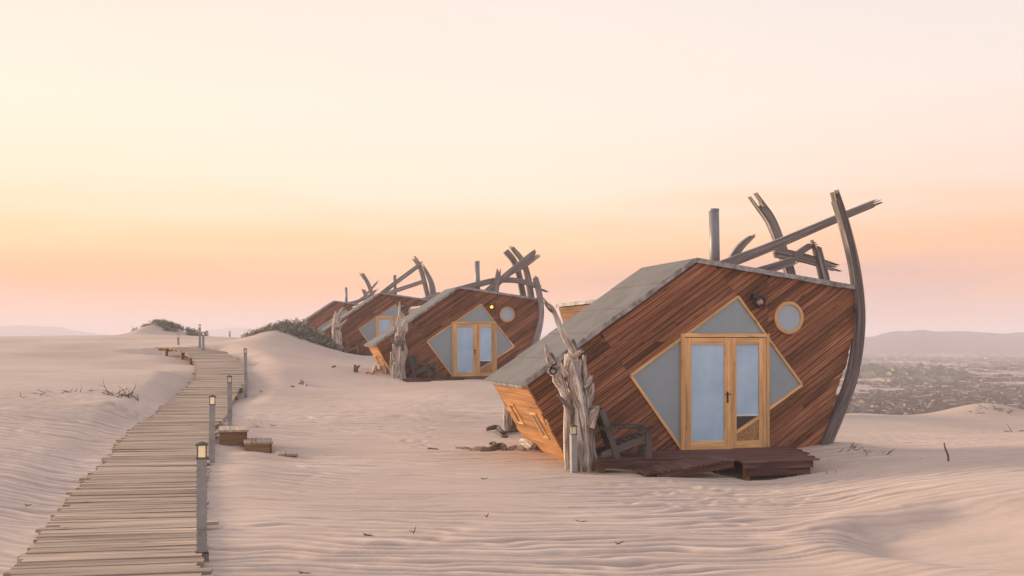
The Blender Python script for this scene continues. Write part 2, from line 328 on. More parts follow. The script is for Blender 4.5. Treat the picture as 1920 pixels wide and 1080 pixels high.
# boardwalk centre line: (x, y, z)
WALK = []
for v, l, r_, Dd, z in [(1070, 25, 375, 9.8, .03), (940, 125, 374, 13.8, .07), (850, 205, 392, 18.5, .2), (804, 236, 412, 22, .36), (779, 288, 424, 25, .44), (756, 313, 430, 28.5, .54),
                        (737, 336, 444, 31.5, .68), (711, 362, 461, 35, .98), (698, 366, 457, 37.3, 1.16), (684, 366, 452, 40, 1.38), (674, 360, 444, 41.8, 1.56)]:
    WALK.append(Vector(((l + r_) / 2 - 960, 0, 0)) * (Dd / 1900) + Vector((0, Dd, z)))
WALK = [WALK[0] + (WALK[0] - WALK[1]) * .6] + WALK + [Vector((-12.95, 43.3, 1.72)), Vector((-13.9, 45.0, 1.9)), Vector((-15.0, 46.3, 2.0)), Vector((-16.1, 47.1, 2.03))]
WALK[0].z = .03
wp, _ = crom([(p, .1) for p in WALK], 10)
WX = np.array([(p.x, p.y, p.z) for p in wp])

CP = []
def g(u, v, Y, dz=0.0): p = at(u, v, Y); CP.append((p.x, p.y, p.z + dz))
def gw(x, y, z): CP.append((x, y, z))
for u, v, Y in [(960, 1080, 9.6), (960, 960, 13.2), (700, 860, 19), (960, 870, 18.2), (1250, 893, 16.8), (1430, 899, 16.6), (700, 1000, 11.8), (1300, 1000, 11.8), (1100, 920, 15.2),
                (1920, 872, 15.5), (1700, 903, 14.5), (1600, 935, 14), (1920, 950, 12), (1750, 1000, 11), (2300, 862, 15.5), (1560, 1010, 11.3),
                (1700, 852, 20.5), (1900, 842, 21), (1800, 805, 31), (1650, 790, 33), (1600, 835, 20), (1560, 848, 19), (1700, 779, 38), (1920, 784, 38), (2300, 800, 36),
                (0, 637, 55), (0, 700, 33), (0, 740, 25.5), (0, 850, 17), (0, 950, 13), (100, 1000, 11.5), (-500, 640, 55), (-500, 800, 20), (-500, 1000, 11), (250, 632, 62), (250, 700, 35), (200, 762, 25), (100, 860, 17.5),
                (330, 692, 39), (300, 668, 44), (560, 862, 19), (480, 842, 20.5), (520, 765, 28.5), (600, 722, 36), (480, 692, 38), (470, 660, 44), (500, 645, 50), (640, 690, 40), (720, 703, 39), (760, 714, 37.5),
                (930, 715, 37), (850, 775, 27), (850, 742, 31.5), (700, 692, 45), (640, 668, 57), (740, 668, 57), (560, 655, 54), (400, 652, 47), (420, 640, 58), (500, 640, 62), (330, 648, 50), (430, 633, 75), (300, 633, 78), (440, 880, 17.5), (430, 960, 13.2), (420, 1050, 10.4),
                (1000, 850, 19.5), (900, 815, 22.5)]: g(u, v, Y)
for p in [(-6, 5, -.02), (0, 5, 0), (6, 5, .12), (2, 23, .12), (5, 23, .05), (8, 24, -.15), (0, 30, .45), (4, 32, .0), (1, 41, .75), (1.8, 45, .5), (5, 45, -.7), (3, 60, -1), (-3, 60, 1.35), (0, 80, -1.2), (-9, 79, 1.85), (-14, 79, 1.95), (-6, 90, 1), (-40, 90, 2.3), (14, 48, -1.6), (22, 48, -1.4), (18, 62, -3.8), (30, 60, -4), (60, 50, -7), (45, 36, -3), (80, 10, -4),
          (-80, 20, 1.4), (-70, 70, 2.2), (0, -60, 0), (60, -50, 0), (-60, -50, .3), (14, 85, -7), (30, 85, -8), (20, 24, .1)]: gw(*p)
CP = np.array(CP)
def tps_k(r2): return np.where(r2 > 1e-9, .5 * r2 * np.log(np.maximum(r2, 1e-9)), 0)
_S = 20.0
_X = CP[:, :2] / _S; n_ = len(CP)
K = tps_k(((_X[:, None] - _X[None]) ** 2).sum(-1)) + np.eye(n_) * 4e-4
Pm = np.c_[np.ones(n_), _X]
_sol = np.linalg.solve(np.block([[K, Pm], [Pm.T, np.zeros((3, 3))]]), np.r_[CP[:, 2], np.zeros(3)])
PHI = R(16.4)
CABINS = [((4.0, 19.0), .245, PHI), ((-1.48, 40.1), .925, PHI), ((-7.13, 59.8), 1.69, PHI), ((-13.21, 79.0), 2.03, PHI)]
BUMPS = []
def bump_at(u, v, Y, h, rx, ry, rot=0.0): p = at(u, v, Y); BUMPS.append((p.x, p.y, h, rx, ry, rot))
bump_at(530, 640, 53, .70, 1.4, 3.5); bump_at(585, 650, 54, .30, 1.5, 3.0); bump_at(480, 640, 54, .25, 1.6, 3)
bump_at(292, 630, 80, 1.0, 1.3, 4); bump_at(348, 630, 82, .75, 1.7, 4)
bump_at(215, 752, 25, .17, .75, .7); bump_at(1850, 784, 40, .55, 1.7, 1.4); bump_at(1600, 784, 42, .2, 1.5, 1.5)
bump_at(448, 856, 18.9, .17, .75, .5); bump_at(430, 900, 17, .10, .7, 1.2)
bump_at(980, 838, 20.3, .10, .8, .8); bump_at(1580, 850, 19.6, .10, 1.0, .8)
bump_at(340, 700, 37, .12, 1.0, 2)
FEET = [(at(u + random.uniform(-7, 7), v, 0), v) for u, v in []]
foot_pts = []
for i in range(46):
    f_ = i / 45; u = 860 + (768 - 860) * f_ + (12 if i % 2 else -12) * (.5 + f_) + random.uniform(-5, 5); v = 722 + (842 - 722) * f_ ** 1.5
    Y_ = 36.5 + (20.5 - 36.5) * f_ ** .8; p = at(u, v, Y_); foot_pts.append((p.x + random.gauss(0, .10), p.y + random.gauss(0, .15), random.uniform(.006, .026)))
for i in range(60):
    p = at(random.gauss(1330, 90), random.gauss(925, 22), random.uniform(13.6, 16.4)); foot_pts.append((p.x, p.y, random.uniform(.004, .016)))
def base_z(x, y):
    x = np.atleast_1d(np.asarray(x, float)); y = np.atleast_1d(np.asarray(y, float)); out = np.empty(len(x))
    for i in range(0, len(x), 60000):
        xs, ys = x[i:i + 60000], y[i:i + 60000]; Xq = np.c_[xs, ys] / _S
        Kq = tps_k(((Xq[:, None] - _X[None]) ** 2).sum(-1))
        z = Kq @ _sol[:n_] + _sol[n_] + Xq @ _sol[n_ + 1:]
        z = np.clip(z, -12, 3.0)
        far = smooth(80, 125, np.hypot(xs * .8, ys)) * smooth(-60, 0, ys); z = z * (1 - far) - 11 * far
        back = smooth(0, -40, ys); z = z * (1 - back)
        for bx, by, h, rx, ry, rt in BUMPS:
            d = ((xs - bx) / rx) ** 2 + ((ys - by) / ry) ** 2; z += h * np.exp(-d * .9)
        # wind-scooped bowl with a sharp lee rim, lower right
        dx, dy = xs - 5.6, ys - 10.7; rr = np.sqrt((dx / 2.2) ** 2 + (dy / 1.85) ** 2) + .16 * fbm(xs * .8, ys * .8, 2)
        z -= .17 * (1 - smooth(.66, 1.0, rr)) * (1 - .75 * smooth(-.5, 2.0, dx)) - .05 * np.exp(-((rr - 1.08) / .16) ** 2) * smooth(1.0, -1.0, dx)
        # keep the sand under the boardwalk and the decks
        near = (xs > -22) & (xs < -2.0) & (ys > 6) & (ys < 48); idx = np.where(near)[0]
        if len(idx):
            d2 = (xs[idx, None] - WX[None, :, 0]) ** 2 + (ys[idx, None] - WX[None, :, 1]) ** 2; j = d2.argmin(1); d = np.sqrt(d2[np.arange(len(idx)), j])
            wz = WX[j, 2]; wy = ys[idx]
            gap = .075 + .22 * smooth(27, 33, wy) * smooth(39, 36, wy) + .28 * smooth(40, 42, wy)
            side = 1 - smooth(.85, 2.0 + .5 * smooth(30, 40, wy), d)
            z[idx] = z[idx] * (1 - side) + (wz - gap) * side
        for (cx, cy), cz, ph in CABINS:
            sx_ = (xs - cx) * math.cos(ph) + (ys - cy) * math.sin(ph); sy_ = -(xs - cx) * math.sin(ph) + (ys - cy) * math.cos(ph)
            m = (sx_ > -3.4) & (sx_ < 1.6) & (sy_ > -2.3) & (sy_ < .3)
            if m.any():
                wgt = smooth(-3.3, -2.9, sx_) * smooth(1.5, .6, sx_) * smooth(-2.35, -1.7 , sy_ + .35 * smooth(-1, -.4, -sx_) )
                z = np.where(m, np.minimum(z, z * (1 - wgt) + (cz - .16 - .15 * smooth(-1.3, -.6, sx_)) * wgt), z)
        out[i:i + 60000] = z
    return out
def gz(x, y): return float(base_z([x], [y])[0])
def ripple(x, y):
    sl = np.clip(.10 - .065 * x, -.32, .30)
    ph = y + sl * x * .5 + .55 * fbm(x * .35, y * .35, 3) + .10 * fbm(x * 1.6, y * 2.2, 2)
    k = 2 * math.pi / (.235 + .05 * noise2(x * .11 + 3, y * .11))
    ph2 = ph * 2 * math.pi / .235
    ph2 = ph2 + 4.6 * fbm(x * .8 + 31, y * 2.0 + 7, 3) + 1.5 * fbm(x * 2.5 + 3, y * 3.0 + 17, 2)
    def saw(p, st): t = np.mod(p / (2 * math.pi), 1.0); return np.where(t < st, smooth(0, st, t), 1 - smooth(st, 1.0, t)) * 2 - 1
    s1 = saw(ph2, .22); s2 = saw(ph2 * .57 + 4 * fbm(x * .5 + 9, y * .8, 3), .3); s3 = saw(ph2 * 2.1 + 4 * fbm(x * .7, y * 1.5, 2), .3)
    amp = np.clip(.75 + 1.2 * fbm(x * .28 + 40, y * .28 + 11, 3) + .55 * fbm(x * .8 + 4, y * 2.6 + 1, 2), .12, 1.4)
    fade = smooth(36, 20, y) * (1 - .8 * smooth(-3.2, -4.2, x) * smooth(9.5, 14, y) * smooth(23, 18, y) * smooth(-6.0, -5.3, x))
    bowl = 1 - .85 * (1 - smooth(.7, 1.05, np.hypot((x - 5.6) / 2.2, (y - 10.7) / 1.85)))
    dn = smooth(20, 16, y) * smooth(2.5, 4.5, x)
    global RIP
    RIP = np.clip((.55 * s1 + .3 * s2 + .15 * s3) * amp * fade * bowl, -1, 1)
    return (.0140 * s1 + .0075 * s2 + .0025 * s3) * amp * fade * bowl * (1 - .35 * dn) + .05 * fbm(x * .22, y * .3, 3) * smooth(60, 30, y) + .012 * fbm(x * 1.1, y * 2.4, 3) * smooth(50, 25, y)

def sheet(name, rr, th, zf, mat):
    nr, na = len(rr), len(th)
    Rg, Tg = np.meshgrid(rr, th, indexing='ij'); x = (Rg * np.sin(Tg)).ravel(); y = (Rg * np.cos(Tg)).ravel(); z = zf(x, y)
    me = bpy.data.meshes.new(name); me.vertices.add(nr * na); me.vertices.foreach_set('co', np.c_[x, y, z].ravel())
    i, j = np.meshgrid(np.arange(nr - 1), np.arange(na), indexing='ij'); j2 = (j + 1) % na
    q_ = np.stack([i * na + j, (i + 1) * na + j, (i + 1) * na + j2, i * na + j2], -1).reshape(-1, 4)
    nf = len(q_); me.loops.add(nf * 4); me.loops.foreach_set('vertex_index', q_[:, ::-1].ravel()); me.polygons.add(nf); me.polygons.foreach_set('loop_start', np.arange(nf) * 4)
    me.polygons.foreach_set('loop_total', np.full(nf, 4)) if False else None
    me.polygons.foreach_set('use_smooth', np.ones(nf, bool)); me.materials.append(mat); me.update(calc_edges=True); me.validate()
    o = bpy.data.objects.new(name, me); col.objects.link(o); tag(o, kind='structure'); return o
def geo(a, b, k): n = int(math.log(b / a) / math.log(k)); return list(a * (b / a) ** (np.arange(n) / n))
th = np.concatenate([np.linspace(R(-46), R(46), 560), np.linspace(R(46), R(314), 90)[1:-1]])
rr = np.array([.05, 1, 2, 3.5, 5] + geo(6.5, 26, 1.0026) + geo(26, 100, 1.007) + geo(100, 150, 1.05) + [150])
def sand_z(x, y):
    z = base_z(x, y) + ripple(x, y)
    for fx, fy, fd in foot_pts:
        m = (np.abs(x - fx) < .5) & (np.abs(y - fy) < .5)
        if m.any():
            d = ((x[m] - fx) / .085) ** 2 + ((y[m] - fy) / .15) ** 2; z[m] += -fd * np.exp(-d) + .4 * fd * np.exp(-((np.sqrt(d) - 1.5) / .45) ** 2)
    return z
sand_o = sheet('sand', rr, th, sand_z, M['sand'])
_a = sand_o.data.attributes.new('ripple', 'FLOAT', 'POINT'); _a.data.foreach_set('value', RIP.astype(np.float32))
PLAIN = -8.0
def plain_z(x, y): return PLAIN + 1.5 * fbm(x * .012, y * .012, 3) + .5 * fbm(x * .06, y * .06, 2) - 1.0 * smooth(1500, 3000, np.hypot(x, y))
sheet('plain', np.array(geo(48, 3300, 1.03) + [3300]), np.concatenate([np.linspace(R(-46), R(46), 300), np.linspace(R(46), R(314), 50)[1:-1]]), plain_z, M['plain'])

def ridge_hill(name, pts, Y, depth, seed):
    """hill range: pts (u, v) skyline as seen at distance Y, with spurs running down both flanks"""
    us = np.array([p[0] for p in pts], float); vs = np.array([p[1] for p in pts], float)
    n = 220; uu = np.linspace(us[0], us[-1], n); vv = np.interp(uu, us, vs); vv = np.convolve(np.pad(vv, 6, 'edge'), np.hanning(13) / np.hanning(13).sum(), 'valid')
    vv = vv + 5.5 * fbm(uu * .021 + seed, uu * 0 + seed, 4) + 0.0; top = HC - (vv - 645) / 1900 * Y; X = (uu - 960) / 1900 * Y; k = np.linspace(-1, 1, 41)
    Vx = []; 
    for t in k:
        prof = (1 - abs(t)) ** 1.3
        spur = fbm(X * .006 + seed, np.full(n, t * 1.7), 4) * 1.1
        h = (top - (PLAIN - 4)) * np.clip(prof + spur * (1 - abs(t)) * abs(t) * 1.6, 0, 1) + PLAIN - 4
        Vx.append(np.c_[X * (1 + t * depth / Y), Y + t * depth + 0 * X, h])
    V = np.concatenate(Vx); F = [(a * n + b, a * n + b + 1, (a + 1) * n + b + 1, (a + 1) * n + b) for a in range(40) for b in range(n - 1)]
    me = bpy.data.meshes.new(name); me.from_pydata(V.tolist(), [], F); me.polygons.foreach_set('use_smooth', [True] * len(F)); me.materials.append(M['hill']); me.update()
    o = bpy.data.objects.new(name, me); col.objects.link(o); tag(o, kind='structure')
ridge_hill('hills', [(1480, 640), (1560, 640), (1612, 630), (1640, 629), (1668, 621), (1718, 617), (1752, 622), (1790, 622), (1806, 620), (1850, 623), (1890, 626), (1920, 624), (2000, 620), (2150, 628), (2300, 640)], 1180, 190, 3.1)
ridge_hill('hills', [(940, 650), (1000, 634), (1030, 626), (1060, 622), (1110, 630), (1200, 628), (1300, 634), (1400, 626), (1560, 640)], 2600, 300, 7.7)
ridge_hill('hills', [(300, 640), (380, 624), (400, 616), (430, 612), (470, 615), (520, 622), (600, 626), (760, 634), (900, 640)], 2300, 250, 5.2)
ridge_hill('hills', [(-420, 630), (-250, 612), (-100, 606), (-30, 612), (0, 611), (30, 612), (62, 609), (110, 612), (135, 617), (160, 624), (215, 629), (260, 631), (330, 640)], 1900, 260, 9.4)

# ------------------------------------------------------------------ cabins
def clip(poly, a, b, c, keep=1):
    """keep the side a*x+b*y+c>=0 (keep=1) or <=0"""
    out = []; n = len(poly)
    for i in range(n):
        p, q_ = poly[i], poly[(i + 1) % n]; dp = keep * (a * p[0] + b * p[1] + c); dq = keep * (a * q_[0] + b * q_[1] + c)
        if dp >= 0: out.append(p)
        if (dp > 0 and dq < 0) or (dp < 0 and dq > 0): t = dp / (dp - dq); out.append((p[0] + (q_[0] - p[0]) * t, p[1] + (q_[1] - p[1]) * t))
    return out
def area(p): return abs(sum(p[i][0] * p[(i + 1) % len(p)][1] - p[(i + 1) % len(p)][0] * p[i][1] for i in range(len(p)))) / 2
def edges(poly):
    for i in range(len(poly)):
        p, q_ = poly[i], poly[(i + 1) % len(poly)]; a, b = -(q_[1] - p[1]), q_[0] - p[0]; yield a, b, -(a * p[0] + b * p[1])
def clip_in(p, Q):
    for e in edges(Q):
        p = clip(p, *e)
        if len(p) < 3: return []
    return p
def subtract(p, Q):
    out = []
    for e in edges(Q):
        o = clip(p, *e, keep=-1)
        if len(o) >= 3 and area(o) > 2e-3: out.append(o)
        p = clip(p, *e)
        if len(p) < 3: break
    return out
RIDGE, RTOP, RMID, RBOT, LBOT, LCOR = (-.628, 3.47), (2.741, 3.02), (2.837, 2.37), (1.93, -.45), (-2.96, -.45), (-3.924, 1.23)
FACE = [LBOT, RBOT, RMID, RTOP, RIDGE, LCOR]
DL, DA, DR = (-1.922, 1.38), (.257, 2.85), (1.628, 1.17)
Q1 = [DL, (-.92, .02), (.90, .71), DR, DA]; Q2 = [(-.92, -.6), (.90, -.6), (.90, 2.0), (-.92, 2.0)]
GD = Vector((.827, .563)).normalized(); GN = Vector((-GD.y, GD.x))
EX, EZ, NF = (1, 0, 0), (0, 0, 1), (0, -1, 0)
def cladding(seed):
    rg = random.Random(seed); pieces = []; n0 = -1.6; wd = .104
    while n0 < 3.3:
        n1 = n0 + wd - .010; jag = rg.uniform(-.02, .085)
        cuts = [-6.0, 6.0]
        if rg.random() < .75: cuts.insert(1, rg.uniform(-2.0, 2.2))
        for c0, c1_ in zip(cuts[:-1], cuts[1:]):
            s = [GD * a + GN * b for a, b in ((c0 + .003, n0), (c1_ - .003, n0), (c1_ - .003, n1), (c0 + .003, n1))]
            p = clip_in([(a.x, a.y) for a in s], FACE)
            if len(p) < 3: continue
            for a in subtract(p, Q1):
                for b in subtract(a, Q2):
                    if area(b) < .004: continue
                    o = []; wr = []
                    for (x, y) in b:
                        onr = min(abs((y - RMID[1]) - (x - RMID[0]) * (RTOP[1] - RMID[1]) / (RTOP[0] - RMID[0])) if y > RMID[1] else 9, abs((x - RMID[0]) - (y - RMID[1]) * (RMID[0] - RBOT[0]) / (RMID[1] - RBOT[1])) if y <= RMID[1] + .01 else 9)
                        dr = max(0, 1 - (2.837 - x) / 1.25) * (.25 + .75 * max(0, min(1, (2.75 - y) / .8)))
                        if x < 1.2: dr *= .6
                        wr.append(dr * .95)
                        if onr < .02: x += GD.x * jag; y += GD.y * jag
                        o.append((x, y))
                    pieces.append((o, rg.uniform(0, .011), wr))
        n0 += wd
    return pieces
def trim_bar(mb, p, q_, wdt, y0, y1):
    d = Vector((q_[0] - p[0], q_[1] - p[1])); L_ = d.length; d.normalize()
    mb.box(((p[0] + q_[0]) / 2, (y0 + y1) / 2, (p[1] + q_[1]) / 2), (L_, abs(y1 - y0), wdt), (d.x, 0, d.y), (0, 1, 0), (-d.y, 0, d.x))
def timber(name, pts, wd, tk, parent, seed, jag0=.0, jag1=.25, strips=6, w1=None, vax=(0, -1, 0), mat='timber'):
    """sawn or broken timber swept along pts; the grain splits into strips whose ends break off unevenly"""
    rg = random.Random(seed); P, _ = crom([(p, .1) for p in pts], 7 if len(pts) > 2 else 8); n = len(P); F = Vector(vax); mb = MB()
    T = [(P[min(i + 1, n - 1)] - P[max(i - 1, 0)]).normalized() for i in range(n)]
    S = [t.cross(F).normalized() for t in T]; w1 = w1 or wd
    ed = [-.5 + (k + (rg.uniform(-.22, .22) if 0 < k < strips else 0)) / strips for k in range(strips + 1)]
    for k in range(strips):
        e0 = rg.uniform(-.5, 1) * jag0 * (0 if jag0 == 0 else 1); e1 = rg.uniform(-.6, 1.0) * jag1; tj = tk * (1 + rg.uniform(-.14, .1)); vs = []; fs = []; us = []; ln = 0; rr_ = rg.random() * 40
        sharp = rg.uniform(.05, .6)
        PP = list(P)
        for i in range(n):
            f = i / (n - 1); ww = wd + (w1 - wd) * f; a, b = ed[k] * ww, ed[k + 1] * ww; p = Vector(P[i])
            if i: ln += (P[i] - P[i - 1]).length
            if i == n - 1:
                p = p + T[i] * e1; m_ = (a + b) / 2 + (b - a) * rg.uniform(-.4, .4)
                if jag1 > .02: a, b = m_ + (a - m_) * sharp, m_ + (b - m_) * sharp
            if i == 0:
                p = p - T[0] * e0
                if jag0 > .02: m_ = (a + b) / 2; a, b = m_ + (a - m_) * sharp, m_ + (b - m_) * sharp
            wob = .035 * ww * math.sin(ln * 1.7 + seed)
            for aa, tt_ in ((a, -1), (b, -1), (b, 1), (a, 1)): vs.append(p + S[i] * (aa + wob) + F * (-tt_ * tj / 2))
        ln = 0
        for i in range(n - 1):
            l2 = ln + (P[i + 1] - P[i]).length
            for c in range(4):
                d = (c + 1) % 4; fs.append((i * 4 + c, i * 4 + d, (i + 1) * 4 + d, (i + 1) * 4 + c)); us.append([(ln + rr_, c * .06), (ln + rr_, c * .06 + .06), (l2 + rr_, c * .06 + .06), (l2 + rr_, c * .06)])
            ln = l2
        fs += [(3, 2, 1, 0), tuple((n - 1) * 4 + c for c in range(4))]; us += [[(0, 0), (0, .05), (.05, .05), (.05, 0)]] * 2
        mb.add(vs, fs, us)
    return mb.build(name, M[mat], parent)

def rect(mb, s0, s1, z0, z1, y0, y1, grain): mb.box(((s0 + s1) / 2, (y0 + y1) / 2, (z0 + z1) / 2), (s1 - s0, y1 - y0, z1 - z0), grain=grain)
def make_cabin(loc, rz, detail, lit):
    root = empty('cabin', loc, rz)
    # structural shell behind the boards
    b = MB(); b.prism(FACE, (0, 0, 0), EX, EZ, NF, .034, .09); b.build('front_wall', M['black'], root)
    b = MB(); b.prism(FACE, (0, 0, 0), EX, EZ, NF, 2.2, 2.28, (1, 0)); b.build('back_wall', M['cedar'], root)
    pcs = cladding(3)
    if detail:
        for poly, dz, wr in pcs:
            m = MB(); m.prism(poly, (0, 0, 0), EX, EZ, NF, -.006 + dz, .03, (GD.x, GD.y), wr); m.build('plank', M['cedar'], root)
    else:
        m = MB()
        for poly, dz, wr in pcs: m.prism(poly, (0, 0, 0), EX, EZ, NF, -.006 + dz, .03, (GD.x, GD.y), wr)
        tag(m.build('cladding', M['cedar'], root), kind='stuff')
    # leaning left wall: boards run back along the depth
    d = Vector((LBOT[0] - LCOR[0], 0, LBOT[1] - LCOR[1])); Ls = d.length; d.normalize(); nl = Vector((d.z, 0, -d.x))
    if nl.x > 0: nl = -nl
    O = Vector((LCOR[0], 0, LCOR[1])); k = 0.0; rg = random.Random(11); join = MB(); slots = [(.50, .92, 1.55, 1.86), (.62, 1.12, .34, .62)]
    while k < Ls - .02:
        wd = .118; k1 = min(k + wd, Ls)
        segs = [(-.015 + rg.uniform(-.05, .03), 2.27 + rg.uniform(-.05, .05))]
        for a0, a1, y0, y1 in slots:
            if k1 > a0 and k < a1:
                segs = [s for (u0, u1) in segs for s in ((u0, y0), (y1, u1)) if s[1] - s[0] > .05] if any(u0 < y0 and u1 > y1 for u0, u1 in segs) else segs
        for u0, u1 in segs:
            c = O + d * ((k + k1) / 2) + nl * (-.012 + rg.uniform(-.004, .006)) + Vector((0, (u0 + u1) / 2, 0))
            mb = MB() if detail else join
            mb.box(c, (u1 - u0, k1 - k - .006, .03), (0, 1, 0), d, nl)
            if detail: mb.build('wall_board', M['cedar_sunlit'], root)
        k += wd
    if not detail: tag(join.build('wall_boards', M['cedar_sunlit'], root), kind='stuff')
    b = MB(); b.box(O + d * (Ls / 2) + nl * -.06 + Vector((0, 1.14, 0)), (2.2, Ls - .02, .04), (0, 1, 0), d, nl); b.build('side_shell', M['black'], root)
    for a0, a1, y0, y1 in slots:
        c = O + d * ((a0 + a1) / 2) + Vector((0, (y0 + y1) / 2, 0)); f = MB()
        for sg in (-1, 1):
            f.box(c + d * sg * (a1 - a0) / 2 + nl * .005, (y1 - y0 + .05, .035, .05), (0, 1, 0), d, nl)
            f.box(c + Vector((0, sg * (y1 - y0) / 2, 0)) + nl * .005, (.035, a1 - a0 - .036, .05), (0, 1, 0), d, nl, grain=1)
        fo = f.build('slot_window', M['pine'], root)
        g_ = MB(); g_.box(c + nl * -.022, (y1 - y0 - .03, a1 - a0 - .03, .012), (0, 1, 0), d, nl); g_.build('pane', M['frost'], fo)
    # right hull walls
    for (p, q_) in ((RTOP, RMID), (RMID, RBOT)):
        dd = Vector((q_[0] - p[0], 0, q_[1] - p[1])); l_ = dd.length; dd.normalize(); nn = Vector((-dd.z, 0, dd.x)); nb = max(2, int(l_ / .16)); jm = MB()
        for i in range(nb):
            c = Vector((p[0], 1.13, p[1])) + dd * (l_ * (i + .5) / nb) + nn * -.03; jm.box(c, (2.12, l_ / nb - .008, .03), (0, 1, 0), dd, nn)
        jm.build('hull_wall', M['cedar'], root)
    # roof felt sheets, laid across the slope with lapped seams
    ro = MB()
    for (p, q_, nsh, y0, y1) in ((LCOR, RIDGE, 5, -.05, 2.36), (RIDGE, RTOP, 4, -.05, 2.36)):
        dd = Vector((q_[0] - p[0], 0, q_[1] - p[1])); l_ = dd.length; dd.normalize(); nn = Vector((-dd.z, 0, dd.x))
        e0 = .10 if p is LCOR else 0.0; e1 = .04 if q_ is RTOP else .0
        b = MB(); b.box(Vector((p[0], (y0 + y1) / 2, p[1])) + dd * ((l_ + e1 - e0) / 2) + nn * .035, (l_ + e0 + e1, y1 - y0, .066), dd, (0, 1, 0), nn)
        rb = b.build('roof', M['flash'], root)
        for i in range(nsh):
            a0 = -e0 + (l_ + e0 + e1) * i / nsh; a1 = -e0 + (l_ + e0 + e1) * (i + 1) / nsh
            b = MB(); tl = (.012 if p is LCOR else -.012)
            ddx = (dd + nn * -tl).normalized(); nnx = Vector((-ddx.z, 0, ddx.x))
            b.box(Vector((p[0], (y0 + y1) / 2, p[1])) + dd * ((a0 + a1) / 2) + nn * .080, (a1 - a0 + .012, y1 - y0 - .01, .014), ddx, (0, 1, 0), nnx); b.build('roof_sheet', M['felt'], rb)
        rgf = random.Random(5); x0 = -e0
        while x0 < l_ + e1 - .01:
            x1 = min(x0 + rgf.uniform(.5, 1.0), l_ + e1); b = MB()
            h = .085 + rgf.uniform(-.012, .012)
            b.box(Vector((p[0], y0 - .012 + rgf.uniform(-.003, .003), p[1])) + dd * ((x0 + x1) / 2) + nn * (.045 - (h - .085) / 2), (x1 - x0 - .004, .012, h), dd, (0, 1, 0), nn); b.build('flashing', M['flash'], rb); x0 = x1
    # rear room
    RP = [(-.30, -.5), (2.3, -.5), (2.4, 2.80), (-1.55, 2.80)]
    b = MB(); b.prism(RP, (0, 0, 0), EX, EZ, NF, 2.4, 5.0); rr_ = b.build('rear_room', M['cedar'], root)
    dd = Vector((1.25, 0, -3.3)); l_ = dd.length; dd.normalize(); nn = Vector((dd.z, 0, -dd.x)); k = 0.0; jm = MB(); rg2 = random.Random(17)
    while k < l_ - .05:
        mb = MB() if detail and k < .9 else jm; y1 = 5.0 + rg2.uniform(-.03, .05)
        mb.box(Vector((-1.55, (2.45 + y1) / 2, 2.80)) + dd * (k + .065) + nn * .016, (y1 - 2.45, .122, .03), (0, 1, 0), dd, nn)
        if mb is not jm: mb.build('plank', M['cedar_mid'], rr_)
        k += .13
    tag(jm.build('cladding', M['cedar_mid'], rr_), kind='stuff')
    b = MB(); b.box((.42, 3.75, 2.845), (4.06, 2.7, .075)); b.build('roof_sheet', M['flash'], rr_)
    # diamond window screens
    scr = [[DA, (-.78, 2.15), (.829, 2.15)], [DL, (-.92, .02), (-.92, 2.055)], [(.90, 2.06), (.90, .71), DR]]
    for p in scr:
        b = MB(); b.prism(p, (0, 0, 0), EX, EZ, NF, -.002, .012); b.build('side_window', M['screen'], root)
    b = MB()
    for p, q_ in ((DL, DA), (DA, DR), (DL, (-.90, .0)), (DR, (.92, .72))): trim_bar(b, p, q_, .048, -.034, .008)
    b.build('window_trim', M['pine'], root)
    # door frame and two leaves
    fr = MB(); rect(fr, -.93, -.862, -.02, 2.15, -.06, .03, 2); rect(fr, .842, .905, -.02, 2.15, -.06, .03, 2); rect(fr, -.862, .842, 2.083, 2.15, -.06, .03, 0); fr.build('door_frame', M['pine'], root)
    b = MB(); rect(b, -.86, .84, -.02, 2.08, .004, .03, 2); b.build('doorway', M['black'], root)
    dl = empty('door', (-.855, -.03, 0)); dl.parent = root; dl.rotation_euler = (0, 0, R(-6.5))
    for nm, a in (('stile', (0, .128, .0, 2.07, 2)), ('stile', (.768, .905, .0, 2.07, 2)), ('rail', (.129, .767, 1.945, 2.07, 0)), ('rail', (.129, .767, .0, .155, 0))):
        b = MB(); rect(b, a[0], a[1], a[2], a[3], -.025, .02, a[4]); b.build(nm, M['pine'], dl)
    b = MB(); rect(b, .125, .771, .15, 1.95, -.004, .006, 0); b.build('pane', M['frost'], dl)
    b = MB(); rect(b, .815, .85, .86, 1.07, -.034, -.026, 2); b.box((.835, -.05, 1.02), (.11, .014, .02)); b.cyl((.835, -.03, .91), (.835, -.045, .91), .013); b.build('handle', M['dark_metal'], dl)
    dr = empty('door', (.84, -.03, 0)); dr.parent = root
    for nm, a in (('stile', (-.80, -.632, .0, 2.07, 2)), ('stile', (-.155, -.002, .0, 2.07, 2)), ('rail', (-.631, -.156, 1.945, 2.07, 0)), ('rail', (-.631, -.156, .0, .135, 0))):
        b = MB(); rect(b, a[0], a[1], a[2], a[3], -.025, .02, a[4]); b.build(nm, M['pine'], dr)
    b = MB(); b.prism([(-.631, .60), (-.156, .60), (-.156, 1.95), (-.631, 1.95)], (0, 0, 0), EX, EZ, NF, -.004, .008); b.build('pane', M['frost'], dr)
    b = MB(); b.prism([(-.631, .33), (-.18, .599), (-.631, .599)], (0, 0, 0), EX, EZ, NF, -.002, .008); b.build('pane', M['clear'], dr)
    b = MB(); rect(b, -.631, -.156, .598, .628, -.012, -.005, 0); b.build('blind_bar', M['blind'], dr)
    b = MB(); b.prism([(-.631, .135), (-.156, .135), (-.156, .54), (-.631, .27)], (0, 0, 0), EX, EZ, NF, -.010, .010); b.build('chipboard_panel', M['osb'], dr)
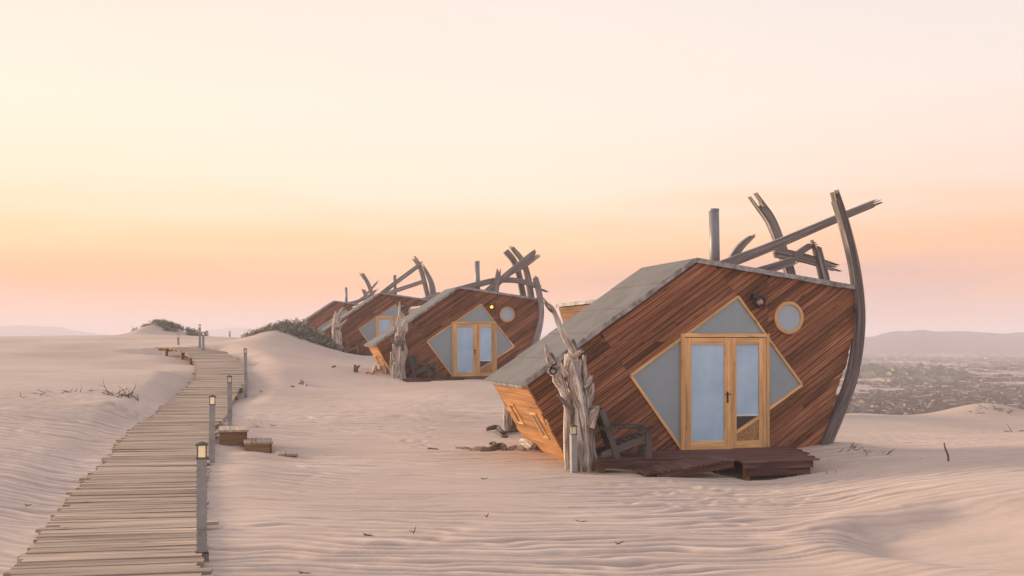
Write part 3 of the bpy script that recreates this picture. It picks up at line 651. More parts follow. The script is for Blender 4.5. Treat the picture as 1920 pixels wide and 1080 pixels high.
    b = MB(); trim_bar(b, (-.631, .30), (-.156, .572), .06, -.026, .012); b.build('brace', M['pine'], dr)
    # porthole
    b = MB(); n = 40; vs = []; fs = []; us = []
    for k in range(n):
        a = 2 * math.pi * k / n; c_, s_ = math.cos(a), math.sin(a)
        for (r_, y) in ((.312, -.004), (.312, -.05), (.252, -.05), (.252, -.004)): vs.append((1.337 + r_ * c_, y, 2.455 + r_ * s_))
    for k in range(n):
        for c in range(3): a, e = k * 4 + c, ((k + 1) % n) * 4 + c; fs.append((a, e, e + 1, a + 1)); us.append([(k * .045, c * .05), (k * .045 + .045, c * .05), (k * .045 + .045, c * .05 + .05), (k * .045, c * .05 + .05)])
    b.add(vs, fs, us); po = b.build('porthole', M['pine'], root)
    b = MB(); b.prism([(1.337 + .255 * math.cos(2 * math.pi * k / 40), 2.455 + .255 * math.sin(2 * math.pi * k / 40)) for k in range(40)], (0, 0, 0), EX, EZ, NF, .010, .016)
    pn = b.build('pane', M['port_glass'], po); pn.location.y = -.03
    # bulkhead lamp
    c = Vector((.673, -.0, 2.745)); b = MB(); b.cyl(c + Vector((0, -.008, 0)), c + Vector((0, -.05, 0)), .085); b.box(c + Vector((-.09, -.06, .10)), (.13, .10, .07), (.8, 0, -.3)); lo = b.build('wall_lamp', M['dark_metal'], root)
    b = MB(); b.tube([c + Vector((0, -.05 - .03 * k, 0)) for k in range(5)], [.055, .065, .062, .05, .02], 14); b.build('bulb', M['bulb_lit' if lit else 'bulb'], lo, True)
    b = MB()
    ring = [c + Vector((.115 * math.cos(a), -.10, .115 * math.sin(a))) for a in [2 * math.pi * k / 20 for k in range(21)]]; b.tube(ring, [.012] * 21, 6)
    for a in (0.4, 2.5, 4.4, 5.6): b.tube([c + Vector((.09 * math.cos(a), -.04, .09 * math.sin(a))), c + Vector((.115 * math.cos(a), -.10, .115 * math.sin(a))), c + Vector((.05 * math.cos(a), -.19, .05 * math.sin(a)))], [.01] * 3, 6)
    b.build('guard', M['dark_metal'], lo)
    # flue
    b = MB(); b.cyl((.45, 1.25, 3.1), (.42, 1.25, 4.66), .102, n=24); ch = b.build('chimney_pipe', M['pipe'], root, True)
    b = MB(); b.tube([(.4205, 1.25, 4.62), (.42, 1.25, 4.665)], [.106, .106], 24); b.build('rim', M['pipe'], ch)
    return root

GC = 'shipwreck-shaped timber cabins along the dune'
cab1 = make_cabin((4.0, 19.0, .245), PHI, True, False)
tag(cab1, 'nearest and largest wooden shipwreck cabin, angular, with grey roof and unlit wall lamp', 'cabin', GC)
Rb = lambda a: [(p[0], p[1], p[2] - .245) for p in a]
timber('rib', [(2.02, -.02, -.5), (2.13, -.02, -.04), (2.44, -.02, .61), (2.753, -.02, 1.38), (2.90, -.02, 2.42), (2.815, -.02, 3.36), (2.60, -.02, 4.19), (2.37, -.02, 4.80)], .225, .16, cab1, 3, 0, .16, 6, w1=.15, mat='timber_dark')
timber('beam', [(.1, .9, 3.38), (1.31, .9, 3.84), (2.55, .9, 4.33), (3.93, .9, 4.87)], .205, .13, cab1, 5, 0, .16, 7, w1=.14)
timber('post', [(2.50, 1.75, 2.95), (2.46, 1.75, 3.4), (2.31, 1.75, 3.83), (2.03, 1.75, 4.50), (1.76, 1.75, 4.85)], .20, .14, cab1, 8, 0, .30, 6, w1=.19)
timber('beam', [(.7, 1.2, 3.23), (1.55, 1.2, 3.47), (2.24, 1.2, 3.68)], .20, .13, cab1, 12, 0, .06, 5, w1=.16)
timber('beam', [(1.92, 1.45, 3.86), (2.6, 1.45, 3.75), (3.28, 1.45, 3.58)], .21, .13, cab1, 14, .04, .22, 6, w1=.15)
timber('splinter', [(2.35, 1.42, 3.78), (2.75, 1.42, 4.02)], .12, .09, cab1, 15, .02, .14, 5)
timber('post', [(3.10, 1.4, 2.75), (3.06, 1.4, 3.26), (2.97, 1.4, 3.6), (2.86, 1.4, 3.98)], .20, .13, cab1, 19, 0, .17, 5, w1=.15)
timber('splinter', [(.70, 1.3, 3.35), (.98, 1.3, 3.85), (1.27, 1.3, 4.12)], .22, .10, cab1, 23, 0, .20, 5, w1=.09)

cab2 = make_cabin((-1.48, 40.1, .925), PHI, False, True)
tag(cab2, 'second wooden cabin back, with a glowing amber wall lamp beside its round window', 'cabin', GC)
cab3 = copy_tree(cab2); cab3.location = (-7.13, 59.8, 1.69); cab4 = copy_tree(cab2); cab4.location = (-13.21, 79.0, 2.03)
for cb in (cab3, cab4):
    for ch in cb.children:
        for g2 in ch.children:
            if g2.name.startswith('bulb'):
                g2.data = g2.data.copy(); g2.data.materials[0] = M['bulb']
tag(cab3, 'third wooden cabin in the row, its round window half hidden by the cabin before it', 'cabin', GC)
tag(cab4, 'farthest smallest wooden cabin, behind the dune shrubs at the end of the row', 'cabin', GC)
timber('beam', [(-.35, 1.0, 3.48), (1.04, 1.0, 3.86), (2.18, 1.0, 3.86), (3.15, 1.0, 3.57)], .26, .14, cab2, 31, 0, .3, 5, w1=.18)
timber('beam', [(.60, .8, 3.3), (1.35, .8, 3.93), (2.79, .8, 5.05)], .25, .14, cab2, 32, 0, .04, 5)
timber('beam', [(.9, 1.2, 3.4), (1.67, 1.2, 4.10), (2.4, 1.2, 4.48), (2.91, 1.2, 4.84)], .24, .14, cab2, 33, 0, .25, 5, w1=.12)
timber('splinter', [(1.04, .7, 3.2), (1.09, .7, 3.6), (1.19, .7, 4.24)], .24, .12, cab2, 34, 0, .1, 4, w1=.18)
timber('post', [(1.76, 1.7, 5.15), (2.22, 1.7, 4.53), (2.58, 1.7, 3.1)], .24, .14, cab2, 35, 0, .1, 5); cab2.children[-1].rotation_euler = (0, 0, 0)
timber('post', [(2.82, 1.4, 3.0), (2.67, 1.4, 3.94), (2.43, 1.4, 4.68), (2.0, 1.4, 5.2)], .27, .15, cab2, 36, 0, .25, 5, w1=.17)
timber('rib', [(1.75, -.02, -.4), (1.95, -.02, .1), (2.30, -.02, .9), (2.62, -.02, 1.7), (2.76, -.02, 2.5), (2.70, -.02, 3.24), (2.52, -.02, 3.92)], .27, .16, cab2, 37, 0, .12, 5, w1=.2)
timber('beam', [(-.5, 1.0, 3.46), (2.07, 1.0, 5.45)], .25, .14, cab3, 41, 0, .05, 4)
timber('beam', [(-.15, .8, 3.50), (2.26, .8, 4.36)], .25, .14, cab3, 42, 0, .05, 4)
timber('post', [(2.58, 1.5, 3.1), (2.28, 1.5, 4.3), (2.0, 1.5, 5.22), (1.70, 1.5, 5.7)], .27, .15, cab3, 43, 0, .22, 4)
timber('post', [(2.80, 1.2, 3.1), (2.66, 1.2, 4.2), (2.24, 1.2, 5.1)], .46, .15, cab3, 44, 0, .28, 5, w1=.16)
timber('splinter', [(2.1, 1.0, 3.19), (3.2, 1.0, 3.66)], .25, .12, cab3, 45, 0, .12, 4, w1=.12)
timber('beam', [(.3, 1.0, 3.32), (1.1, 1.0, 3.5), (1.79, 1.0, 3.9), (2.9, 1.0, 5.15)], .3, .14, cab4, 51, 0, .25, 4, w1=.14)
timber('beam', [(1.0, 1.2, 3.4), (2.16, 1.2, 3.95), (2.85, 1.2, 4.5)], .28, .14, cab4, 52, 0, .2, 4, w1=.15)
timber('post', [(2.72, 1.4, 3.1), (2.6, 1.4, 3.9), (2.15, 1.4, 5.07), (1.65, 1.4, 5.8)], .3, .14, cab4, 53, 0, .15, 4)
timber('splinter', [(2.05, .8, 3.3), (1.9, .8, 4.1), (1.75, .8, 4.45)], .3, .12, cab4, 54, 0, .15, 4)

# ------------------------------------------------------------------ decks
def make_deck(loc, rz, ramp_):
    root = empty('deck', loc, rz); rg = random.Random(4)
    def bounds(y):
        l = -.75 if y < -1.2 else -3.1 + (y + 1.2) / 1.17 * .7
        r_ = .6 + (y + 2.05) / 2.0 * .75
        return l, r_
    y = -2.03
    while y < -.06:
        yc = y + .0585; l, r_ = bounds(yc); b = MB(); l += rg.uniform(-.03, .03); r_ += rg.uniform(-.05, .12) + (.1 if y < -1.95 else 0)
        b.box(((l + r_) / 2, yc, -.014), (r_ - l, .117, .028), grain=0); b.build('deck_plank', M['deck'], root); y += .1255
    b = MB(); b.box((-1.93, -1.2 + .02, -.09), (2.3, .035, .115)); b.build('fascia', M['deck'], root)
    b = MB(); b.box((-.08, -2.0, -.088), (1.32, .035, .115)); b.build('fascia', M['deck'], root)
    b = MB(); b.box((-.05, -1.96, -.205), (1.2, .035, .11)); b.build('fascia', M['deck'], root)
    e = Vector((.7, 1.95, 0)).normalized()
    b = MB(); b.box((.92, -1.02, -.088), (2.0, .035, .115), (e.x, e.y, 0), (-e.y, e.x, 0)); b.build('fascia', M['deck'], root)
    for px, py in ((-.6, -1.85), (.3, -1.85), (-.7, -1.0), (-2.9, -1.05), (.7, -.7)):
        b = MB(); b.box((px, py, -.3), (.09, .09, .5), grain=2); b.build('post', M['walk_side'], root)
    if ramp_:
        inv = Matrix.Rotation(-rz, 4, 'Z') @ Matrix.Translation(-Vector(loc))
        n0, n1, f0, f1 = [inv @ Vector(p) for p in ((2.20, 16.75, .035), (3.72, 16.9, .272), (2.02, 17.3, .075), (3.42, 17.46, .278))]
        rp = empty('ramp', (0, 0, 0)); rp.parent = root; n = 17; d = (n1 - n0).normalized(); up = Vector((-d.z * d.x, -d.z * d.y, 1)).normalized()
        for i in range(n):
            t = (i + .5) / n; a = n0.lerp(n1, t); c = f0.lerp(f1, t); ax = (c - a); L_ = ax.length + rg.uniform(-.02, .06); ax.normalize(); ex = ax.cross(up).normalized(); b = MB()
            b.box(a.lerp(c, .5) + ax * rg.uniform(-.03, .03), (L_, .088, .024), ax, ex, ex.cross(ax) * -1 if False else up); b.build('ramp_plank', M['deck'], rp)
        b = MB(); m = n0.lerp(n1, .56) - up * .075; b.box(m + Vector((0, .035, 0)), ((n1 - n0).length * .86, .035, .11), d, d.cross(up) * -1, up); b.build('ramp_side', M['deck'], rp)
    return root
dk = make_deck((4.0, 19.0, .245), PHI, True); tag(dk, 'dark maroon plank deck with a short ramp in front of the nearest cabin', 'deck', 'decks in front of the cabins')
GD2 = 'decks in front of the cabins'
for (p, z, rz), lb in zip(CABINS[1:], ('low dark deck at the doors of the second cabin', 'thin dark deck under the brown chair at the third cabin', 'sand-covered deck of the farthest cabin behind the shrubs')):
    c = copy_tree(dk)
    for ch in list(c.children):
        if ch.name.startswith('ramp'):
            for q_ in list(ch.children): bpy.data.objects.remove(q_)
            bpy.data.objects.remove(ch)
    c.location = (p[0], p[1], z - .012); tag(c, lb, 'deck', GD2)

# ------------------------------------------------------------------ chairs (facing +x locally)
def make_chair(loc, rz, mat):
    r_ = empty('adirondack_chair', loc, rz); m = M[mat]
    def bar(name, p, q_, w_, t_, par=r_):
        p, q_ = Vector(p), Vector(q_); d = (q_ - p).normalized(); e = Vector((0, 1, 0)); u = d.cross(e).normalized(); b = MB(); b.box((p + q_) / 2, ((q_ - p).length, w_, t_), d, e, u); return b.build(name, m, par)
    for s in (-1, 1):
        y = s * .27
        bar('seat_rail', (-.40, y, .05), (.40, y, .36), .028, .12)
        bar('front_leg', (.41, y + s * .03, 0), (.40, y + s * .03, .515), .03, .10)
        bar('back_support', (-.13, y + s * .032, .0), (-.40, y + s * .032, .84), .028, .105)
        a = MB(); a.box((.06, y + s * .05, .53), (.84, .14, .026)); a.build('armrest', m, r_)
    for i in range(6):
        x = -.14 + i * .098; b = MB(); sl = Vector((.80, 0, .31)).normalized(); b.box((x, 0, .215 + (x + .14) * .39), (.086, .56, .02), sl, (0, 1, 0), (-sl.z, 0, sl.x), grain=1); b.build('seat_slat', m, r_)
    for i in range(7):
        t = i / 6; p = Vector((-.165, 0, .25)).lerp(Vector((-.385, 0, .83)), t); d = Vector((-.27, 0, .72)).normalized(); b = MB(); b.box(p, (.088, .52, .02), d, (0, 1, 0), (d.z, 0, -d.x), grain=1); b.build('back_slat', m, r_)
    b = MB(); b.box((-.33, 0, .50), (.04, .64, .06), grain=1); b.build('crossbar', m, r_)
    bar('crossbar', (.40, -.25, .30), (.4001, .25, .30), .03, .03)
    return r_
GH = 'wooden lounge chairs on the cabin decks'
ch1 = make_chair((1.90, 17.55, .245), R(6), 'chair'); tag(ch1, 'dark grey low wooden lounge chair beside the trunks at the nearest cabin', 'chair', GH)
p = at(790, 706, 39.0); ch2 = copy_tree(ch1); ch2.location = (p.x, p.y, .913); ch2.rotation_euler.z = R(-14); tag(ch2, 'dark grey wooden lounge chair on the deck of the second cabin', 'chair', GH)
p = at(661, 664, 58.6); ch3 = make_chair((p.x, p.y, 1.68), R(-10), 'chair_brown'); tag(ch3, 'light brown wooden lounge chair at the third cabin', 'chair', GH)
p = at(560, 640, 77.5)

# ------------------------------------------------------------------ driftwood
def limb(name, pts, parent, seed, mat='drift', ridges=.21, n=20, seg=7, jag=.04):
    P, r_ = crom(pts, seg); b = MB(); b.tube(P, r_, n, ridges, seed, True, jag); return b.build(name, M[mat], parent, True)
def px(l, Y, s=1.0): return [((at(u, v, Y + dy)), rpx * Y / 1900) for u, v, rpx, dy in l]
def place_root(name, c): return empty(name, c)
def limbs(root, specs, Y):
    c = root.location
    for i, (nm, l, mt) in enumerate(specs):
        limb(nm, [(p - c, r_) for p, r_ in px(l, Y)], root, 100 + i * 7 + int(Y), mt)
Y1 = 17.4
c = at(1085, 873, Y1); c.z = gz(c.x, c.y) - .06
pil = empty('driftwood_pillar', c); tag(pil, 'tall gnarled driftwood trunks standing at the corner of the nearest cabin', 'driftwood', 'driftwood pillars marking the cabins')
limbs(pil, [
    ('trunk', [(1101, 895, 15, 0), (1098, 850, 13, 0), (1092, 790, 12, 0), (1083, 735, 13, .02), (1074, 695, 12, 0), (1067, 664, 9, 0)], 'drift'),
    ('branch', [(1073, 678, 8, -.03), (1071, 655, 6, -.05), (1058, 630, 5, -.05), (1045, 600, 4.2, -.03), (1036, 580, 3.8, 0), (1026, 570, 2.6, 0), (1017, 557, .8, 0)], 'drift'),
    ('splinter', [(1036, 584, 3, -.01), (1027, 577, 2, -.02), (1021, 568, .8, -.02)], 'drift_dark'),
    ('trunk', [(1064, 880, 5, -.05), (1062, 830, 5, -.05), (1063, 770, 6, -.05), (1059, 740, 8, -.04), (1050, 712, 10, 0), (1042, 692, 9, 0)], 'drift'),
    ('branch', [(1042, 694, 8, 0), (1033, 678, 6, -.03), (1027, 664, 4.5, -.03), (1023, 646, 1.5, 0)], 'drift'),
    ('stub', [(1036, 682, 5, .02), (1036, 670, 4, .02), (1033, 663, 2, .02)], 'drift_dark'),
    ('trunk', [(1112, 890, 8, .08), (1108, 840, 8, .08), (1106, 790, 9, .08), (1100, 735, 7, .08), (1097, 695, 4, .08), (1096, 666, 3.5, .08)], 'drift'),
    ('trunk', [(1080, 890, 11, .1), (1080, 830, 10, .12), (1076, 770, 12, .12), (1082, 710, 11, .1), (1085, 676, 9, .1)], 'drift'),
    ('trunk', [(1089, 890, 6, -.12), (1086, 840, 6, -.12), (1083, 800, 5, -.12), (1081, 765, 3, -.12)], 'drift'),
    ('stub', [(1105, 800, 9, -.02), (1113, 778, 9, -.04), (1118, 768, 7, -.04), (1123, 763, 3, -.04)], 'drift'),
    ('stub', [(1098, 728, 6, .02), (1105, 716, 5, .02), (1108, 705, 4.5, .02)], 'drift'),
    ('stub', [(1103, 765, 4, .02), (1109, 742, 4.5, .02), (1111, 721, 3.5, .02)], 'drift'),
    ('stub', [(1076, 668, 7, -.08), (1085, 661, 5, -.1), (1092, 657, 4, -.1)], 'drift'),
    ('stub', [(1070, 658, 6, .0), (1074, 647, 6, 0), (1072, 639, 4.5, 0)], 'drift_dark'),
    ('stub', [(1062, 705, 7, -.05), (1053, 690, 7, -.05), (1048, 678, 5, -.05)], 'drift'),
    ('stub', [(1074, 775, 4, -.14), (1058, 754, 3.5, -.15), (1046, 741, 1.5, -.15)], 'drift_dark'),
], Y1)
# number board nailed to the trunk top, turned to the path
nb = empty('number_board', at(1037.5, 692, 17.08)); nb.rotation_euler = (R(90), 0, R(-4)); nb.scale = (1, 1, 1)
tag(nb, 'small grey board with a black number 6 fixed to the driftwood trunk', 'number sign')
b = MB(); b.prism([(-.12, -.055), (-.02, -.11), (.10, -.075), (.12, .04), (.05, .10), (-.07, .09)], (0, 0, 0), (1, 0, 0), (0, 1, 0), (0, 0, 1), -.012, .014); b.build('board', M['drift'], nb)
st6 = [(.062, .088), (.030, .080), (-.012, .058), (-.040, .022), (-.052, -.022)] + [(-.002 + .052 * math.cos(t), -.034 + .050 * math.sin(t)) for t in [math.pi * (.95 + 2.0 * k / 18) for k in range(19)]]
b = MB(); hw = .0125; Ls_ = []; Rs_ = []
for k in range(len(st6)):
    p_, q_ = Vector(st6[max(k - 1, 0)]), Vector(st6[min(k + 1, len(st6) - 1)]); d_ = (q_ - p_).normalized(); c_ = Vector(st6[k]); n2 = Vector((-d_.y, d_.x)); Ls_.append(c_ + n2 * hw); Rs_.append(c_ - n2 * hw)
for k in range(len(st6) - 1):
    b.prism([tuple(Rs_[k]), tuple(Rs_[k + 1]), tuple(Ls_[k + 1]), tuple(Ls_[k])], (0, 0, 0), (1, 0, 0), (0, 1, 0), (0, 0, 1), -.0165, -.0125)
b.build('digit', M['paint'], nb)

Y2 = 38.6; c = at(748, 709, Y2); c.z = gz(c.x, c.y) - .1
pil2 = empty('driftwood_pillar', c); tag(pil2, 'pale driftwood trunks with a spiky top in front of the second cabin', 'driftwood', 'driftwood pillars marking the cabins')
limbs(pil2, [
    ('trunk', [(750, 718, 9, 0), (750, 690, 8, 0), (746, 660, 8, 0), (748, 630, 6, 0), (750, 612, 5, 0)], 'drift'),
    ('trunk', [(756, 716, 5, .1), (755, 685, 4, .1), (758, 655, 5.5, .1), (755, 632, 4, .1), (758, 616, 6, .1), (760, 600, 2.5, .1)], 'drift'),
    ('branch', [(748, 632, 4, -.1), (747, 605, 2.5, -.1), (749, 582, 2.2, -.1), (749, 566, 1.4, -.1)], 'drift'),
    ('trunk', [(736, 716, 4, 0), (735, 690, 4, 0), (735, 660, 3, 0)], 'drift'),
    ('branch', [(746, 650, 4, -.1), (738, 640, 3, -.1), (733, 634, 1.5, -.1)], 'drift_dark'),
    ('branch', [(748, 630, 3.5, -.05), (740, 612, 2.5, -.05), (733, 597, 1, -.05)], 'drift'),
    ('branch', [(746, 642, 5, -.12), (754, 644, 4, -.14), (760, 640, 2, -.14)], 'drift_dark'),
    ('trunk', [(743, 716, 4, -.1), (742, 680, 4, -.1), (740, 655, 4, -.1), (743, 630, 3, -.1)], 'drift'),
], Y2)
Y3 = 58; c = at(634, 663, Y3); c.z = gz(c.x, c.y) - .1
pil3 = empty('driftwood_pillar', c); tag(pil3, 'pale forked driftwood trunk beside the brown chair of the third cabin', 'driftwood', 'driftwood pillars marking the cabins')
limbs(pil3, [
    ('trunk', [(635, 670, 6, 0), (635, 645, 5, 0), (633, 620, 5, 0), (632, 600, 5, 0), (629, 584, 1.5, 0)], 'drift'),
    ('trunk', [(628, 670, 3, 0), (627, 640, 3, 0), (629, 600, 4, 0), (638, 585, 3, 0), (644, 577, 1.5, 0)], 'drift'),
    ('branch', [(636, 612, 4, -.05), (643, 606, 2.5, -.05), (650, 599, 1, -.05)], 'drift'),
    ('stub', [(631, 617, 4, -.2), (631, 614, 4, -.22)], 'drift_dark'),
    ('trunk', [(623, 670, 2.5, .1), (624, 640, 2.5, .1), (626, 610, 3, .1), (627, 590, 1.5, .1)], 'drift'),
], Y3)
Y4 = 76.5; c = at(567, 630, Y4); c.z = gz(c.x, c.y) - .1
pil4 = empty('driftwood_pillar', c); tag(pil4, 'two distant driftwood sticks by the farthest cabin above the shrubs', 'driftwood', 'driftwood pillars marking the cabins')
limbs(pil4, [('trunk', [(568, 655, 4, 0), (568, 620, 4, 0), (568, 598, 2, 0)], 'drift'), ('branch', [(564, 650, 2.5, .2), (561, 615, 2, .2), (557, 602, .8, .2)], 'drift'), ('trunk', [(573, 650, 3, .2), (573, 610, 2, .2), (576, 594, 1, .2)], 'drift')], Y4)

GP = 'driftwood posts behind the nearest cabin'
for i, (l, lb) in enumerate([
    ([(952, 815, 6, 0), (951, 770, 5.5, 0), (952, 740, 5, 0), (951, 715, 4, 0)], 'slim pale driftwood post, leftmost behind the nearest cabin corner'),
    ([(967, 815, 8, .1), (968, 770, 8, .1), (966, 735, 7, .1), (965, 715, 5, .1)], 'thick brown driftwood post under the eave of the nearest cabin'),
    ([(985, 815, 5, .3), (985, 770, 5, .3), (984, 735, 5, .3), (983, 715, 4, .3)], 'short grey driftwood post partly hidden by the leaning cabin wall')]):
    P = px(l, 23.6); c = P[0][0].copy(); o = limb('driftwood_post', [(p - c, r_) for p, r_ in P], None, 300 + i, 'drift' if i != 1 else 'drift_dark'); o.location = c; tag(o, lb, 'driftwood', GP)
for i, (l, Y, lb, mt, nm) in enumerate([
    ([(722, 712, 4, 0), (722, 695, 4, 0), (721, 680, 3, 0)], 39.5, 'pale short driftwood post left of the second cabin wall', 'drift', 'driftwood_post'),
    ([(730, 710, 2.5, 0), (729, 695, 2.5, 0), (727, 685, 2, 0)], 39.9, 'thin brown driftwood post just under the second cabin hull', 'drift', 'driftwood_post')]):
    P = px(l, Y); c = P[0][0].copy(); o = limb(nm, [(p - c, r_) for p, r_ in P], None, 330 + i, mt); o.location = c; tag(o, lb, 'driftwood', 'driftwood posts at the second cabin')

def lying(l, lb, mt='drift', seed=1, name='driftwood_log', rg_=.2, lift=.3):
    """driftwood lying on the sand: (u, v, half-width px, extra lift) on the ground under it"""
    P = []
    for u, v, r_, up in l:
        # walk out along the sight line until it meets the sand
        lo = None
        for Yq in np.arange(9, 60, .05):
            a = at(u, v, Yq)
            if a.z < gz_fast(a.x, a.y): lo = Yq; break
        Yq = lo or 25; a = at(u, v, Yq); rr_ = r_ * Yq / 1900; P.append((Vector((a.x, a.y, a.z + rr_ * lift + up)), rr_))
    c = P[0][0].copy(); o = limb(name, [(p - c, r_) for p, r_ in P], None, seed, mt, rg_); o.location = c; tag(o, lb, 'driftwood'); return o
_gx = np.arange(-30, 26, .25); _gy = np.arange(8, 64, .25); _GX, _GY = np.meshgrid(_gx, _gy, indexing='ij'); _GZ = base_z(_GX.ravel(), _GY.ravel()).reshape(_GX.shape)
def gz_fast(x, y):
    i = min(max((x + 30) / .25, 0), len(_gx) - 2); j = min(max((y - 8) / .25, 0), len(_gy) - 2); a, b_ = int(i), int(j); fx, fy = i - a, j - b_
    return _GZ[a, b_] * (1 - fx) * (1 - fy) + _GZ[a + 1, b_] * fx * (1 - fy) + _GZ[a, b_ + 1] * (1 - fx) * fy + _GZ[a + 1, b_ + 1] * fx * fy
def on_sand(u, v):
    for Yq in np.arange(8.5, 62, .05):
        a = at(u, v, Yq)
        if a.z < gz_fast(a.x, a.y): return Vector((a.x, a.y, gz_fast(a.x, a.y)))
    return at(u, v, 30)
lying([(855, 841, 2, 0), (868, 843, 4, 0), (882, 845, 4, 0), (900, 846, 5.5, 0), (920, 847, 6, 0), (938, 842, 7, .02), (948, 848, 3, 0)], 'gnarled grey driftwood log lying left of the nearest cabin', 'drift_dark', 401, rg_=.3)
lying([(913, 809, 3, .03), (932, 807, 4, .05), (942, 814, 3.5, .02), (960, 811, 3, .03), (985, 806, 3.5, .03), (1003, 808, 4, .02)], 'long dark crooked driftwood branch stretching towards the leaning wall', 'drift_dark', 402)
lying([(931, 810, 3, .02), (940, 818, 3, .0), (950, 819, 2, 0)], 'short dark driftwood prong under the long crooked branch', 'drift_dark', 403)
lying([(979, 832, 6, .04), (990, 838, 8, .03), (1001, 846, 8.5, .02)], 'pale stubby sawn driftwood log beside the leaning cabin wall', 'drift', 404, rg_=.1)
lying([(955, 846, 5, 0), (968, 842, 6, 0), (985, 846, 5, 0)], 'whitish driftwood lump half buried next to the sawn log', 'drift', 405)
lying([(976, 826, 2, .03), (992, 822, 2.2, .04), (1012, 818, 2, .06)], 'thin dark driftwood stick leaning on the nearest cabin wall base', 'drift_dark', 406)
lying([(990, 806, 6, .03), (1000, 808, 8, .03), (1008, 812, 6, .03)], 'knobbly pale driftwood knot at the end of the crooked branch', 'drift', 407)
lying([(918, 834, 2.5, .0), (925, 833, 3, .02), (930, 836, 2, 0)], 'small brown driftwood chip behind the gnarled log', 'drift_dark', 408)
lying([(690, 702, 1.5, 0), (697, 701, 3, 0), (703, 696, 3, .08), (704, 691, 1, .2)], 'pale curved driftwood piece lying left of the second cabin', 'drift', 409)
lying([(686, 701, 2, 0), (692, 701, 2.5, 0)], 'small dark driftwood lump beside the pale curved piece', 'drift_dark', 410)
lying([(561, 720, 2.5, .03), (567, 718, 3.5, .06), (574, 723, 2, 0)], 'pale driftwood fragment alone on the middle dune slope', 'drift', 411)
lying([(545, 724, 1, 0), (551, 725, 1.3, 0)], 'tiny dark stick left of the pale fragment on the dune', 'drift_dark', 412)
lying([(802, 842, 2, 0), (812, 843, 2.5, 0), (822, 844, 1.5, 0)], 'flat grey plank fragment left of the gnarled log', 'drift_dark', 413)
lying([(622, 689, 1.2, .0), (628, 688, 1.5, .03)], 'small dark stick on the crest of the middle dune', 'drift_dark', 414)
# forked dark stump standing on the mid dune crest
p0 = on_sand(667, 698); o = empty('driftwood_stump', p0); tag(o, 'small dark forked driftwood stump on the middle dune crest', 'driftwood')
limb('trunk', [(Vector((0, 0, -.1)), .07), (Vector((-.01, 0, .1)), .08), (Vector((-.03, 0, .27)), .05)], o, 71, 'drift_dark'); limb('branch', [(Vector((0, 0, .1)), .06), (Vector((.08, 0, .19)), .045), (Vector((.15, 0, .25)), .03)], o, 72, 'drift_dark')

# ------------------------------------------------------------------ boardwalk
bw = empty('boardwalk', (0, 0, 0)); tag(bw, 'long weathered plank boardwalk curving up over the dune', 'boardwalk')
seg = np.diff(WX, axis=0); sl_ = np.r_[0, np.cumsum(np.linalg.norm(seg, axis=1))]; tot = sl_[-1]
rg = random.Random(21); s_ = 0.0; ends = []
while s_ < tot - .1:
    pitch = .146 if s_ < 33 else .16
    c = Vector([np.interp(s_, sl_, WX[:, k]) for k in range(3)]); c2_ = Vector([np.interp(s_ + .4, sl_, WX[:, k]) for k in range(3)]); c0_ = Vector([np.interp(s_ - .4, sl_, WX[:, k]) for k in range(3)])
    t = (c2_ - c0_).normalized(); t2 = Vector((t.x * .55, t.y, 0)).normalized() if s_ < 33 else Vector((t.x, t.y, 0)).normalized()
    skew = rg.gauss(0, .012); a = Vector((t2.y, -t2.x, 0)); a = (a + t2 * skew).normalized(); up = a.cross(t).normalized()
    if up.z < 0: up = -up
    L_ = 1.76 + rg.uniform(-.05, .05); sh = .02 + rg.gauss(0, .035) + (rg.choice((-.08, .08)) if rg.random() < .12 else 0)
    b = MB(); b.box((0, 0, 0), (L_, pitch - rg.uniform(.008, .02), .036), grain=0)
    o = b.build('plank', M['walk'], bw); e = up.cross(a).normalized()
    mt = Matrix((a, e, up)).transposed().to_4x4(); o.matrix_local = Matrix.Translation(c + a * sh + Vector((0, 0, rg.uniform(-.007, .007)))) @ mt @ Matrix.Rotation(rg.gauss(0, .004), 4, 'Y')
    ends.append((s_, c, a, up)); s_ += pitch
for sg in (-1, 1):
    k = 0
    while k < len(ends) - 1:
        k1 = min(k + 22, len(ends) - 1); P = [ends[j][1] + ends[j][2] * sg * .72 - ends[j][3] * .082 for j in range(k, k1 + 1, 2)] if k1 - k > 3 else [ends[k][1] + ends[k][2] * sg * .72 - ends[k][3] * .082, ends[k1][1] + ends[k1][2] * sg * .72 - ends[k1][3] * .082]
        vs = []; fs = []; us = []
        for i, p in enumerate(P):
            j = min(k + 2 * i, k1); a = ends[j][2]
            for x_, z_ in ((-.024, -.06), (.024, -.06), (.024, .06), (-.024, .06)): vs.append(p + a * x_ + Vector((0, 0, z_)))
        for i in range(len(P) - 1):
            for c_ in range(4): d_ = (c_ + 1) % 4; fs.append((i * 4 + c_, i * 4 + d_, i * 4 + 4 + d_, i * 4 + 4 + c_)); us.append([(i * .3, c_ * .1), (i * .3, c_ * .1 + .1), (i * .3 + .3, c_ * .1 + .1), (i * .3 + .3, c_ * .1)])
        fs += [(3, 2, 1, 0), tuple((len(P) - 1) * 4 + c_ for c_ in range(4))]; us += [[(0, 0)] * 4] * 2
        b = MB(); b.add(vs, fs, us); b.build('joist', M['walk_side'], bw); k = k1
    for j in range(4, len(ends), 13):
        s0, c_, a, up = ends[j]; p = c_ + a * sg * (.80 if s0 > 15 else .66); b = MB(); b.tube([(p.x, p.y, p.z - .8), (p.x, p.y, p.z - .03)], [.075, .07], 10, .06, j); b.build('support_post', M['walk_side'], bw)

